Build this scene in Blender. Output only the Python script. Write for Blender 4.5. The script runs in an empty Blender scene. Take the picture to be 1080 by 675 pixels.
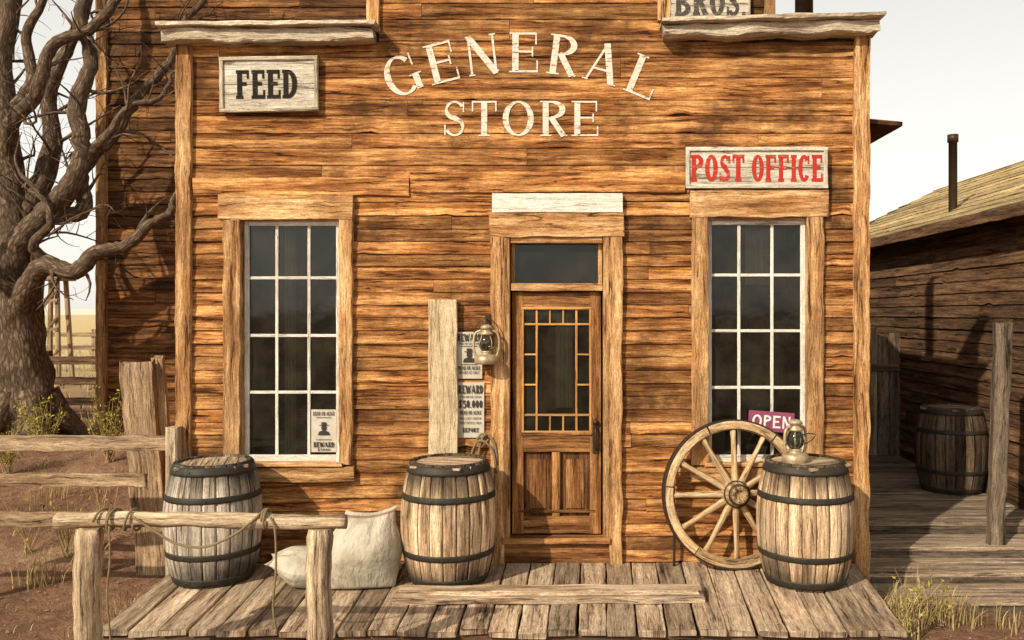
import bpy, math, random
from mathutils import Vector, Matrix, noise
R=random.Random(7)
F=900.0; D=7.2; HZ=2.1
V=Vector
def X(px,y=0): return (px-600)*(D+y)/F
def Z(py,y=0): return HZ-(py-330)*(D+y)/F
def P(px,py,y=0): return V((X(px,y),y,Z(py,y)))
sc=bpy.context.scene
sc.view_settings.view_transform='Standard'; sc.view_settings.look='None'; sc.view_settings.exposure=0
# ---------------------------------------------------------------- materials
class NT:
    def __init__(s,name):
        s.m=bpy.data.materials.new(name); s.m.use_nodes=True; s.t=s.m.node_tree
        s.t.nodes.clear(); s.out=s.n('ShaderNodeOutputMaterial')
    def n(s,ty,**k):
        x=s.t.nodes.new(ty)
        for a,b in k.items(): setattr(x,a,b)
        return x
    def l(s,a,b): s.t.links.new(a,b)
    def setin(s,sock,v):
        if isinstance(v,bpy.types.NodeSocket): s.l(v,sock)
        elif isinstance(v,(tuple,list)) and len(v)==3 and sock.type=='RGBA': sock.default_value=(*v,1)
        else: sock.default_value=v
    def math(s,op,a,b=0.0,clamp=False):
        x=s.n('ShaderNodeMath',operation=op); x.use_clamp=clamp
        s.setin(x.inputs[0],a); s.setin(x.inputs[1],b); return x.outputs[0]
    def mix(s,f,a,b,mode='MIX'):
        x=s.n('ShaderNodeMix',data_type='RGBA',blend_type=mode)
        s.setin(x.inputs[0],f); s.setin(x.inputs[6],a); s.setin(x.inputs[7],b); return x.outputs[2]
    def noise(s,vec,scale,detail=4,rough=.6,dist=0):
        x=s.n('ShaderNodeTexNoise'); s.l(vec,x.inputs['Vector'])
        x.inputs['Scale'].default_value=scale; x.inputs['Detail'].default_value=detail
        x.inputs['Roughness'].default_value=rough; x.inputs['Distortion'].default_value=dist
        return x.outputs[0]
    def ramp(s,f,stops):
        x=s.n('ShaderNodeValToRGB'); s.l(f,x.inputs[0]); e=x.color_ramp.elements
        while len(e)<len(stops): e.new(.5)
        for i,(p,c) in enumerate(stops):
            e[i].position=p; e[i].color=(c,c,c,1) if isinstance(c,(int,float)) else (*c,1)
        return x.outputs[0]
    def mr(s,f,a,b,c,d):
        x=s.n('ShaderNodeMapRange'); s.setin(x.inputs[0],f)
        for i,v in enumerate((a,b,c,d)): x.inputs[i+1].default_value=v
        return x.outputs[0]
    def scalev(s,vec,sx,sy,sz=1):
        x=s.n('ShaderNodeVectorMath',operation='MULTIPLY'); s.l(vec,x.inputs[0]); x.inputs[1].default_value=(sx,sy,sz); return x.outputs[0]
    def bsdf(s,col,rough=.8,metal=0,bump=None,bs=.5,bd=.004,spec=.3):
        b=s.n('ShaderNodeBsdfPrincipled'); s.setin(b.inputs['Base Color'],col); s.setin(b.inputs['Roughness'],rough)
        b.inputs['Metallic'].default_value=metal; b.inputs['Specular IOR Level'].default_value=spec
        if bump is not None:
            k=s.n('ShaderNodeBump'); k.inputs['Strength'].default_value=bs; k.inputs['Distance'].default_value=bd
            s.l(bump,k.inputs['Height']); s.l(k.outputs[0],b.inputs['Normal'])
        s.l(b.outputs[0],s.out.inputs[0]); return b
    def uv(s): return s.n('ShaderNodeUVMap',uv_map='UVMap').outputs[0]
    def obj(s): return s.n('ShaderNodeTexCoord').outputs['Object']
    def rnd(s):
        a=s.n('ShaderNodeAttribute',attribute_name='rnd'); q=s.n('ShaderNodeSeparateColor'); s.l(a.outputs['Color'],q.inputs[0])
        return q.outputs[0],q.outputs[1]
def wood(name,dark,mid,light,grey=(.25,.2,.15),g=1.0,crack=.85,var=(.6,1.3),greyamt=.5,bs=.9,bd=.006,fine=.75,ends=None,cw=.022):
    s=NT(name); uv=s.uv(); r,gg=s.rnd(); ob=s.obj()
    n1=s.noise(s.scalev(uv,1.1,15*g),1.0,5,.68)
    n2=s.noise(s.scalev(uv,9,95*g),1.0,3,.65)
    n3=s.noise(s.scalev(uv,1.0,17*g,1),1.0,3,.5)
    n6=s.noise(s.scalev(uv,45,160*g,1),1.0,2,.6)
    c=s.ramp(n1,[(.30,dark),(.46,mid),(.66,light)])
    fr=s.ramp(n2,[(.30,.32),(.5,.98),(.70,1.5)])
    fr=s.mix(.75,fr,s.ramp(n6,[(.32,.42),(.5,1.02),(.68,1.38)]),'MULTIPLY')
    c=s.mix(fine,c,fr,'MULTIPLY')
    ab=s.math('ABSOLUTE',s.math('SUBTRACT',n3,.47))
    ab=s.math('ADD',ab,s.mr(n1,.35,.62,-.012,.03))
    cr=s.ramp(ab,[(.004,.06),(cw,1.0)])
    c=s.mix(crack,c,cr,'MULTIPLY')
    n4=s.noise(ob,1.9,5,.68)
    wf=s.math('MULTIPLY',s.mr(n4,.42,.62,0,greyamt),s.mr(gg,0,1,.4,1.4),True)
    c=s.mix(wf,c,s.mix(fine,grey,fr,'MULTIPLY'))
    br=s.mr(r,0,1,var[0],var[1])
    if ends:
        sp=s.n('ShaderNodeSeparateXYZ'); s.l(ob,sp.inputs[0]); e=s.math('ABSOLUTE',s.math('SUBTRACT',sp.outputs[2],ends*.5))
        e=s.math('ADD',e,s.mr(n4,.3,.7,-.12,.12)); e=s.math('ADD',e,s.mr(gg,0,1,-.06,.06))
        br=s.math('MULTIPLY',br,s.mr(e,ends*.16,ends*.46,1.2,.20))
    cb=s.n('ShaderNodeCombineColor'); [s.l(br,cb.inputs[i]) for i in range(3)]
    c=s.mix(1.0,c,cb.outputs[0],'MULTIPLY')
    h=s.math('ADD',n1,s.math('ADD',s.math('MULTIPLY',n2,.6),cr)); h=s.math('ADD',h,s.math('MULTIPLY',n6,.3))
    s.bsdf(c,.88,0,h,bs,bd,.15)
    return s.m
M={}
M['wall']=wood('weathered_orange_siding',(.070,.022,.006),(.31,.118,.032),(.80,.42,.15),grey=(.095,.038,.014),var=(.55,1.3),greyamt=.7,bd=.008)
M['trim']=wood('trim_timber',(.13,.05,.016),(.42,.205,.075),(.80,.52,.25),grey=(.26,.14,.06),g=.9,var=(.8,1.12),greyamt=.6)
M['beam']=wood('grey_beam_timber',(.14,.10,.06),(.43,.34,.23),(.72,.61,.45),grey=(.46,.39,.29),var=(.8,1.1),greyamt=.5)
M['post']=wood('pale_log_timber',(.10,.06,.033),(.36,.25,.15),(.68,.52,.34),grey=(.40,.32,.21),var=(.8,1.1),greyamt=.5)
M['deck']=wood('deck_timber',(.06,.036,.021),(.31,.205,.125),(.66,.50,.34),grey=(.38,.29,.20),g=.9,var=(.5,1.3),greyamt=.6,bd=.008)
M['deckdark']=wood('shaded_boardwalk_timber',(.045,.03,.02),(.20,.14,.09),(.42,.32,.22),grey=(.25,.195,.14),g=.9,var=(.5,1.3),greyamt=.6,bd=.01)  # darker copy of the deck timber, alley shade put into its colour
M['pale']=wood('pale_plank_timber',(.22,.14,.075),(.49,.37,.22),(.68,.53,.34),grey=(.45,.35,.23),g=.9,var=(.85,1.1),greyamt=.4,crack=.5,fine=.6)
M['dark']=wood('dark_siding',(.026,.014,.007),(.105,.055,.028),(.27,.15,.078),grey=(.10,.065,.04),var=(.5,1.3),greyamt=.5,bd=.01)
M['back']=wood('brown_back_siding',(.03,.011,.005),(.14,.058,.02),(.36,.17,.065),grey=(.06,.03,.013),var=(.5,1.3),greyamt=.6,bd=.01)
M['door']=wood('door_timber',(.05,.017,.006),(.19,.076,.024),(.44,.22,.08),grey=(.12,.056,.024),g=1.1,var=(.5,1.25),greyamt=.5,crack=.6)
M['gold']=wood('amber_bar_timber',(.22,.09,.022),(.46,.22,.06),(.66,.36,.11),var=(.9,1.1),greyamt=.2,crack=.2,fine=.4)
M['sash']=wood('cream_painted_sash',(.44,.40,.32),(.66,.62,.53),(.78,.74,.65),grey=(.44,.36,.27),var=(.9,1.05),greyamt=.35,crack=.5,bs=.5,fine=.5)
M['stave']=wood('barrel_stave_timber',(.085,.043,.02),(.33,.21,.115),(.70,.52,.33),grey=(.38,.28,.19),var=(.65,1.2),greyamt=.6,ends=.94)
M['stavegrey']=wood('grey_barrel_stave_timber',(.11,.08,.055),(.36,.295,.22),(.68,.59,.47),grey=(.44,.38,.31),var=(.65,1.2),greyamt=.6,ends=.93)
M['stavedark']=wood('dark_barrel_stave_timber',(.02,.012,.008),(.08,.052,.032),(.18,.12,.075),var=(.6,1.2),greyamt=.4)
M['wheel']=wood('wheel_timber',(.14,.07,.028),(.43,.27,.13),(.78,.57,.32),grey=(.36,.25,.15),var=(.7,1.15),greyamt=.5,g=1.3)
M['fence']=wood('fence_timber',(.08,.045,.024),(.27,.17,.09),(.55,.39,.23),grey=(.29,.21,.14),var=(.7,1.15),greyamt=.6)
M['roof']=wood('yellowed_roof_planks',(.16,.10,.04),(.46,.33,.14),(.74,.58,.32),grey=(.32,.24,.14),var=(.6,1.25),greyamt=.5)
M['signface']=wood('sign_board_paint',(.28,.22,.14),(.56,.50,.39),(.74,.68,.57),grey=(.36,.28,.19),g=.9,var=(.9,1.05),greyamt=.5,crack=.7,fine=.6)
def simple(name,col,rough=.7,metal=0,sc_=30,amt=.35,bs=.3,bd=.002,col2=None,spec=.3):
    s=NT(name); n=s.noise(s.obj(),sc_,4,.65); n2=s.noise(s.obj(),sc_*.12,3,.6)
    c2=col2 or tuple(x*.35 for x in col)
    c=s.mix(s.mr(n,.38,.72,0,amt*2),col,c2); c=s.mix(s.mr(n2,.45,.72,0,amt),c,c2)
    s.bsdf(c,rough,metal,n,bs,bd,spec); return s.m
def paint(name,col,under,thr,amt=1.0):
    s=NT(name); o=s.obj(); n=s.noise(s.scalev(o,5,5,60),1,4,.7); n2=s.noise(o,40,3,.6)
    f=s.ramp(s.math('ADD',s.math('MULTIPLY',n,.7),s.math('MULTIPLY',n2,.3)),[(thr-.06,0.0),(thr,.35*amt),(thr+.05,amt)])
    c=s.mix(f,col,under); s.bsdf(c,.88,0,n,.5,.003,.1); return s.m
M['iron']=simple('dark_iron',(.035,.032,.026),.55,.6,40,.5,.5,.002,(.09,.045,.02))
M['hoop']=simple('aged_barrel_hoop',(.022,.026,.02),.6,.3,30,.5,.6,.003,(.06,.042,.025))
M['tin']=simple('rusty_brass_tin',(.55,.44,.28),.45,.45,25,.35,.3,.001,(.20,.11,.05))
M['rope']=simple('hemp_rope',(.28,.20,.11),.9,0,160,.4,1,.004)
M['paper']=simple('yellowed_paper',(.56,.51,.42),.9,0,14,.25,.1,.001,(.34,.27,.17))
M['cloth']=simple('pale_curtain_cloth',(.42,.38,.3),.95,0,6,.3)
M['ink']=simple('faded_ink',(.03,.026,.022),.85,0,90,.1,.1,.001,(.12,.1,.07))
M['blackp']=paint('worn_black_paint',(.022,.018,.015),(.3,.24,.16),.64)
M['greyp']=paint('faded_grey_black_paint',(.07,.06,.05),(.4,.33,.24),.57)
M['redp']=paint('worn_red_paint',(.44,.035,.024),(.46,.34,.25),.61)
M['whitep']=paint('worn_offwhite_lettering',(.68,.62,.51),(.30,.13,.045),.56)
M['pink']=simple('faded_maroon_sign',(.27,.06,.12),.7,0,20,.2,.1,.001)
M['white']=simple('white_sign_letter',(.72,.68,.64),.7,0,30,.1,.1,.001)
M['stone']=simple('gravel_stone',(.30,.195,.13),.9,0,20,.4,.5,.004)
M['inside']=simple('dim_interior_board',(.07,.05,.032),.9,0,6,.5)
M['can']=simple('store_goods',(.2,.15,.08),.7,0,9,.6)
def m_glass():
    s=NT('old_window_glass'); tr=s.n('ShaderNodeBsdfTransparent'); tr.inputs[0].default_value=(.62,.64,.56,1)
    gl=s.n('ShaderNodeBsdfGlossy'); gl.inputs['Roughness'].default_value=.06; gl.inputs['Color'].default_value=(.85,.88,.85,1)
    k=s.n('ShaderNodeBump'); k.inputs['Strength'].default_value=.15; k.inputs['Distance'].default_value=.01
    s.l(s.noise(s.obj(),5,2,.5),k.inputs['Height']); s.l(k.outputs[0],gl.inputs['Normal'])
    df=s.n('ShaderNodeBsdfDiffuse'); df.inputs[0].default_value=(.13,.115,.08,1)
    fr=s.n('ShaderNodeFresnel'); fr.inputs[0].default_value=1.5
    a=s.n('ShaderNodeMixShader'); s.l(fr.outputs[0],a.inputs[0]); s.l(tr.outputs[0],a.inputs[1]); s.l(gl.outputs[0],a.inputs[2])
    b=s.n('ShaderNodeMixShader'); d=s.mr(s.noise(s.obj(),3.5,5,.65),.4,.8,.04,.26); s.l(d,b.inputs[0]); s.l(a.outputs[0],b.inputs[1]); s.l(df.outputs[0],b.inputs[2])
    s.l(b.outputs[0],s.out.inputs[0]); return s.m
M['glass']=m_glass()
def m_bark():
    s=NT('gnarled_bark'); uv=s.uv()
    vo=s.n('ShaderNodeTexVoronoi',feature='DISTANCE_TO_EDGE'); s.l(s.scalev(uv,6,15),vo.inputs['Vector']); vo.inputs['Scale'].default_value=1
    n=s.noise(s.scalev(uv,12,22),1,5,.7,.4); e=s.mr(vo.outputs[0],0,.3,.6,1)
    h=s.math('MULTIPLY',e,n)
    c=s.ramp(h,[(.16,(.028,.018,.011)),(.38,(.105,.070,.044)),(.62,(.30,.21,.135))])
    s.bsdf(c,.9,0,h,.8,.018,.15); return s.m
M['bark']=m_bark()
def m_ground():
    s=NT('dry_reddish_dirt'); o=s.obj()
    n=s.noise(o,.7,4,.6); n2=s.noise(o,9,6,.75); n3=s.noise(o,60,3,.7)
    c=s.ramp(n,[(.35,(.19,.10,.06)),(.55,(.33,.185,.11)),(.7,(.42,.27,.16))])
    c=s.mix(.8,c,s.ramp(n2,[(.3,.4),(.55,1.0),(.75,1.4)]),'MULTIPLY')
    c=s.mix(.6,c,s.ramp(n3,[(.35,.4),(.6,1.2)]),'MULTIPLY')
    sp=s.n('ShaderNodeSeparateXYZ'); s.l(o,sp.inputs[0])
    far=s.mr(sp.outputs[1],8,24,0,1)
    c=s.mix(far,c,s.mix(s.mr(n2,.3,.7,0,1),(.66,.52,.27),(.50,.38,.18)))
    h=s.math('ADD',n2,s.math('MULTIPLY',n3,.35))
    s.bsdf(c,.95,0,h,.9,.06,.1); return s.m
M['ground']=m_ground()
def m_sack():
    s=NT('burlap_sack'); uv=s.uv(); sp=s.n('ShaderNodeSeparateXYZ'); s.l(uv,sp.inputs[0])
    n=s.noise(s.obj(),5,4,.6); n2=s.noise(s.scalev(uv,120,120),1,2,.6); n3=s.noise(s.scalev(uv,14,5),1,3,.6)
    c=s.ramp(n,[(.32,(.33,.28,.20)),(.5,(.47,.42,.32)),(.7,(.56,.51,.41))])
    c=s.mix(.4,c,s.ramp(n2,[(.35,.7),(.6,1.1)]),'MULTIPLY')
    st=s.math('MULTIPLY',s.math('GREATER_THAN',sp.outputs[1],.91),s.math('LESS_THAN',sp.outputs[1],.95))
    c=s.mix(s.math('MULTIPLY',st,.75),c,(.2,.10,.06))
    s.bsdf(c,.95,0,s.math('ADD',s.math('MULTIPLY',n2,.06),n3),.8,.03,.1); return s.m
M['sack']=m_sack()
def m_leaf(name,a,b):
    s=NT(name); r,g=s.rnd(); c=s.mix(r,a,b); s.bsdf(c,.8,0,None,spec=.15); return s.m
M['straw']=m_leaf('dry_straw',(.15,.10,.04),(.56,.42,.19))
M['leaf']=m_leaf('yellow_green_leaf',(.08,.085,.015),(.46,.38,.06))
M['hill']=simple('hazy_hill',(.66,.60,.48),1,0,.02,.1,.1,.1,(.6,.53,.4))
# ---------------------------------------------------------------- mesh builder
class B:
    def __init__(s): s.v=[];s.f=[];s.uv=[];s.r=[];s.m=[];s.sm=[]
    def face(s,idx,uv,rnd,mi=0,sm=False): s.f.append(idx);s.uv.append(uv);s.r.append(rnd);s.m.append(mi);s.sm.append(sm)
    def build(s,name,mats,parent=None,loc=None,label=None,cat=None,group=None,kind=None):
        o0=V(loc) if loc is not None else V((0,0,0))
        if parent is not None: o0=V(parent['o'])
        me=bpy.data.meshes.new(name); me.from_pydata([tuple(V(p)-o0) for p in s.v],[],s.f)
        us=[];cs=[]
        for u,r in zip(s.uv,s.r):
            for q in u: us+= [q[0],q[1]]; cs+=[r[0],r[1],0,1]
        me.uv_layers.new(name='UVMap'); me.uv_layers['UVMap'].data.foreach_set('uv',us)
        me.color_attributes.new('rnd','FLOAT_COLOR','CORNER'); me.color_attributes['rnd'].data.foreach_set('color',cs)
        me.polygons.foreach_set('material_index',s.m); me.polygons.foreach_set('use_smooth',s.sm)
        for k in (mats if isinstance(mats,(list,tuple)) else [mats]): me.materials.append(M[k])
        ob=bpy.data.objects.new(name,me); sc.collection.objects.link(ob); ob['o']=list(o0)
        if parent is not None: ob.parent=parent
        else: ob.location=o0
        tag(ob,label,cat,group,kind); return ob
def tag(ob,label=None,cat=None,group=None,kind=None):
    if label: ob['label']=label
    if cat: ob['category']=cat
    if group: ob['group']=group
    if kind: ob['kind']=kind
def empty(name,loc,label,cat,group=None):
    e=bpy.data.objects.new(name,None); sc.collection.objects.link(e); e.location=loc; e['o']=list(loc); e.empty_display_size=.1
    tag(e,label,cat,group); return e
def rr(): return (R.random(),R.random())
def board(b,p0,p1,w,t,n,jit=.002,ch=.004,rnd=None,mi=0,w1=None,step=.12,seg=None,rough_end=0):
    p0=V(p0);p1=V(p1);ax=(p1-p0);L=ax.length;ax.normalize();n=V(n);n=(n-ax*n.dot(ax)).normalized();s=ax.cross(n)
    seg=seg or max(1,int(L/step)); rnd=rnd or rr(); w1=w1 or w
    ch=min(ch,w*.3,t*.3)
    sd=R.random()*1000;ou=R.random()*50;ov=R.random()*50;base=len(b.v)
    for i in range(seg+1):
        f=i/seg;ww=w+(w1-w)*f;a=ww/2;c=t/2
        cr=[(-a+ch,-c),(a-ch,-c),(a,-c+ch),(a,c-ch),(a-ch,c),(-a+ch,c),(-a,c-ch),(-a,-c+ch)]
        q=p0+ax*(L*f)
        for k,(x,y) in enumerate(cr):
            side=(k in(2,3,1,4))
            dx=noise.noise(V((sd+f*L*4,side*7.3,0)))*jit*1.6+noise.noise(V((sd+f*L*23,k*3.1,5)))*jit*.6
            dy=noise.noise(V((sd+f*L*3,9+k//4*5,0)))*jit
            e=ax*R.uniform(-jit,jit) if i in(0,seg) else V((0,0,0))
            if rough_end and i==seg: e=ax*R.uniform(-rough_end,rough_end)
            b.v.append(q+s*(x+dx)+n*(y+dy)+e)
    cr=[(-w/2+ch,-t/2),(w/2-ch,-t/2),(w/2,-t/2+ch),(w/2,t/2-ch),(w/2-ch,t/2),(-w/2+ch,t/2),(-w/2,t/2-ch),(-w/2,-t/2+ch)]
    per=[0]
    for k in range(8):
        a_=cr[k];c_=cr[(k+1)%8];per.append(per[-1]+math.hypot(a_[0]-c_[0],a_[1]-c_[1]))
    for i in range(seg):
        for k in range(8):
            k2=(k+1)%8;A=base+i*8
            u0=ou+L*i/seg;u1=ou+L*(i+1)/seg
            b.face((A+k,A+k2,A+8+k2,A+8+k),[(u0,ov+per[k]),(u0,ov+per[k+1]),(u1,ov+per[k+1]),(u1,ov+per[k])],rnd,mi)
    dk=(rnd[0]*.5,rnd[1])
    for A,o in((base,1),(base+seg*8,0)):
        idx=[A+k for k in range(8)]; 
        if o: idx=idx[::-1]
        uvs=[(ou+cr[k-A][1]*.6,ov+cr[k-A][0]) for k in idx]
        b.face(tuple(idx),uvs,dk,mi)
def claps(b,o,u,up,n,L,H,pitch,lap=.016,holes=(),jit=.004,joint=(1.2,3.2),step=.07,mi=0,flush=False,base=.002,prange=0,amp=1,nails=None,ov_=(.75,1.3)):
    o=V(o);u=V(u).normalized();up=V(up).normalized();n=V(n).normalized();h=0
    while h<H-.01:
        p=pitch+R.uniform(-prange,prange);h1=min(H,h+p);hc=(h+h1)/2
        iv=[(0,L)]
        for (a,c,z0,z1) in holes:
            if z0<hc<z1:
                nv=[]
                for s0,s1 in iv:
                    if c<=s0 or a>=s1: nv.append((s0,s1))
                    else:
                        if a>s0: nv.append((s0,a))
                        if c<s1: nv.append((c,s1))
                iv=nv
        cut=[];x=R.uniform(*joint)*R.random()
        while x<L: cut.append(x);x+=R.uniform(*joint)
        for s0,s1 in iv:
            pts=[s0]+[c for c in cut if s0+.05<c<s1-.05]+[s1]
            for a,c in zip(pts,pts[1:]):
                a+=.0015;c-=.0015;seg=max(1,int((c-a)/step));rnd=rr();sd=R.random()*999;ou=R.random()*60;ov=R.random()*60
                out=lap*R.uniform(*ov_);tilt=R.uniform(-.0025,.0025)*amp
                sl=.3 if not flush else 1.0
                A=len(b.v)
                for i in range(seg+1):
                    x=a+(c-a)*i/seg
                    w=noise.noise(V((sd+x*5,0,0)))*jit+noise.noise(V((sd+x*19,3,0)))*jit*.7
                    chip=max(0,noise.noise(V((sd+x*3.3,8,0)))-.40)*jit*12
                    w+=chip
                    w2=noise.noise(V((sd+x*6,5,0)))*jit*.6
                    bow=noise.noise(V((sd+x*1.1,11,0)))*.005*amp
                    zb=h+.003+w+tilt*(x-a);zt=h1+(.006 if not flush else -.003)+w2*(1 if flush else 0)
                    for zz,oo in((zb,base-.01),(zb,base+out+bow-.003),(zb+.004,base+out+bow),(zt-.003,base+out*sl+bow),(zt,base+out*sl+bow-.003),(zt,base-.01)):
                        b.v.append(o+u*x+up*zz+n*oo)
                vv=[0,.012,.017,p+.01,p+.014,p+.03]
                for i in range(seg):
                    for k in range(5):
                        q=A+i*6+k;u0=ou+(c-a)*i/seg;u1=ou+(c-a)*(i+1)/seg
                        b.face((q,q+6,q+7,q+1),[(u0,ov+vv[k]),(u1,ov+vv[k]),(u1,ov+vv[k+1]),(u0,ov+vv[k+1])],rnd,mi)
                for q0,fl in((A,0),(A+seg*6,1)):
                    idx=[q0+k for k in range(6)]
                    if fl: idx=idx[::-1]
                    b.face(tuple(idx),[(ou,ov+.001*k) for k in range(6)],(rnd[0]*.3,rnd[1]),mi)
                if nails is not None:
                    xs_=[a+.025,c-.025]+[k*.61 for k in range(12) if a+.1<k*.61<c-.1]
                    for x in xs_:
                        x+=R.uniform(-.012,.012);bow=noise.noise(V((sd+x*1.1,11,0)))*.005*amp
                        for fz in((.28,.75) if flush else (.26,)):
                            zz=h+p*fz+R.uniform(-.006,.006);oo=base+out*(1-(1-sl)*fz)+bow+.0008;rn=R.uniform(.0035,.005);A3=len(b.v)
                            for k in range(6): b.v.append(o+u*(x+rn*math.cos(k*1.047))+up*(zz+rn*math.sin(k*1.047))+n*oo)
                            b.face(tuple(range(A3,A3+6)),[(0,0)]*6,rr(),nails)
        h=h1
def lathe(b,prof,c,segs=24,ax=(0,0,1),rnd=None,mi=0,sm=True,jit=0):
    c=V(c);ax=V(ax).normalized();q=V((0,0,1)).rotation_difference(ax);rnd=rnd or rr();sd=R.random()*100
    A=len(b.v);n=len(prof);ou=R.random()*20;ov=R.random()*20
    for r,z in prof:
        for i in range(segs):
            a=2*math.pi*i/segs;x=r*(1+jit*noise.noise(V((sd+math.cos(a)*2,math.sin(a)*2,z*3))))
            b.v.append(c+q@V((x*math.cos(a),x*math.sin(a),z)))
    d=[0]
    for i in range(n-1): d.append(d[-1]+math.hypot(prof[i+1][0]-prof[i][0],prof[i+1][1]-prof[i][1]))
    mr_=max(p[0] for p in prof)
    for j in range(n-1):
        for i in range(segs):
            i2=(i+1)%segs;v0=ov+mr_*2*math.pi*i/segs;v1=ov+mr_*2*math.pi*(i+1)/segs
            b.face((A+j*segs+i,A+j*segs+i2,A+(j+1)*segs+i2,A+(j+1)*segs+i),[(ou+d[j],v0),(ou+d[j],v1),(ou+d[j+1],v1),(ou+d[j+1],v0)],rnd,mi,sm)
def tube(b,pts,rad,sides=6,rnd=None,mi=0,cap=True,lump=0):
    pts=[V(p) for p in pts];n=len(pts);rnd=rnd or rr();A=len(b.v)
    if not isinstance(rad,(list,tuple)): rad=[rad]*n
    t=(pts[1]-pts[0]).normalized();up=V((0,0,1)) if abs(t.z)<.9 else V((1,0,0));s=t.cross(up).normalized()
    ou=R.random()*20;ov=R.random()*20;d=0;ds=[];sd=R.random()*99
    for i in range(n):
        if i>0: d+=(pts[i]-pts[i-1]).length
        ds.append(d)
        t=(pts[min(i+1,n-1)]-pts[max(i-1,0)]).normalized();s=(s-t*s.dot(t)).normalized();w=t.cross(s)
        for k in range(sides):
            a=2*math.pi*k/sides;r=rad[i]
            if lump: r*=1+lump*noise.noise(V((sd+math.cos(a)*1.6,math.sin(a)*1.6,d*2.5)))+lump*.35*noise.noise(V((sd+math.cos(a)*4.5,math.sin(a)*4.5,d*1.5)))
            b.v.append(pts[i]+s*math.cos(a)*r+w*math.sin(a)*r)
    rm=max(rad)
    for i in range(n-1):
        for k in range(sides):
            k2=(k+1)%sides
            b.face((A+i*sides+k,A+i*sides+k2,A+(i+1)*sides+k2,A+(i+1)*sides+k),
             [(ou+ds[i],ov+k/sides*6.28*rm),(ou+ds[i],ov+(k+1)/sides*6.28*rm),(ou+ds[i+1],ov+(k+1)/sides*6.28*rm),(ou+ds[i+1],ov+k/sides*6.28*rm)],rnd,mi,True)
    if cap:
        b.face(tuple(A+k for k in range(sides))[::-1],[(ou,ov)]*sides,rnd,mi)
        b.face(tuple(A+(n-1)*sides+k for k in range(sides)),[(ou+.02*math.cos(k),ov+.05*math.sin(k)) for k in range(sides)],rnd,mi)
def cr(pts,m=6):
    pts=[V(p) for p in pts];o=[];q=[pts[0]*2-pts[1]]+pts+[pts[-1]*2-pts[-2]]
    for i in range(1,len(q)-2):
        for j in range(m):
            t=j/m;a,b_,c,d=q[i-1],q[i],q[i+1],q[i+2]
            o.append(.5*((2*b_)+(c-a)*t+(2*a-5*b_+4*c-d)*t*t+(3*b_-a-3*c+d)*t**3))
    o.append(pts[-1]);return o
def quad(b,ps,mi=0,rnd=None): 
    A=len(b.v);b.v+= [V(p) for p in ps]; w=(V(ps[1])-V(ps[0])).length;h=(V(ps[3])-V(ps[0])).length
    b.face(tuple(range(A,A+4)),[(0,0),(w,0),(w,h),(0,h)],rnd or rr(),mi)
def box(b,x0,x1,y0,y1,z0,z1,mi=0,rnd=None):
    A=len(b.v);b.v+=[V((x,y,z)) for z in(z0,z1) for y in(y0,y1) for x in(x0,x1)];rnd=rnd or rr()
    for f in((0,2,3,1),(4,5,7,6),(0,1,5,4),(2,6,7,3),(0,4,6,2),(1,3,7,5)):
        p=[b.v[A+k] for k in f];w_=(p[1]-p[0]).length;h_=(p[2]-p[1]).length
        b.face(tuple(A+k for k in f),[(0,0),(w_,0),(w_,h_),(0,h_)],rnd,mi)
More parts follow.
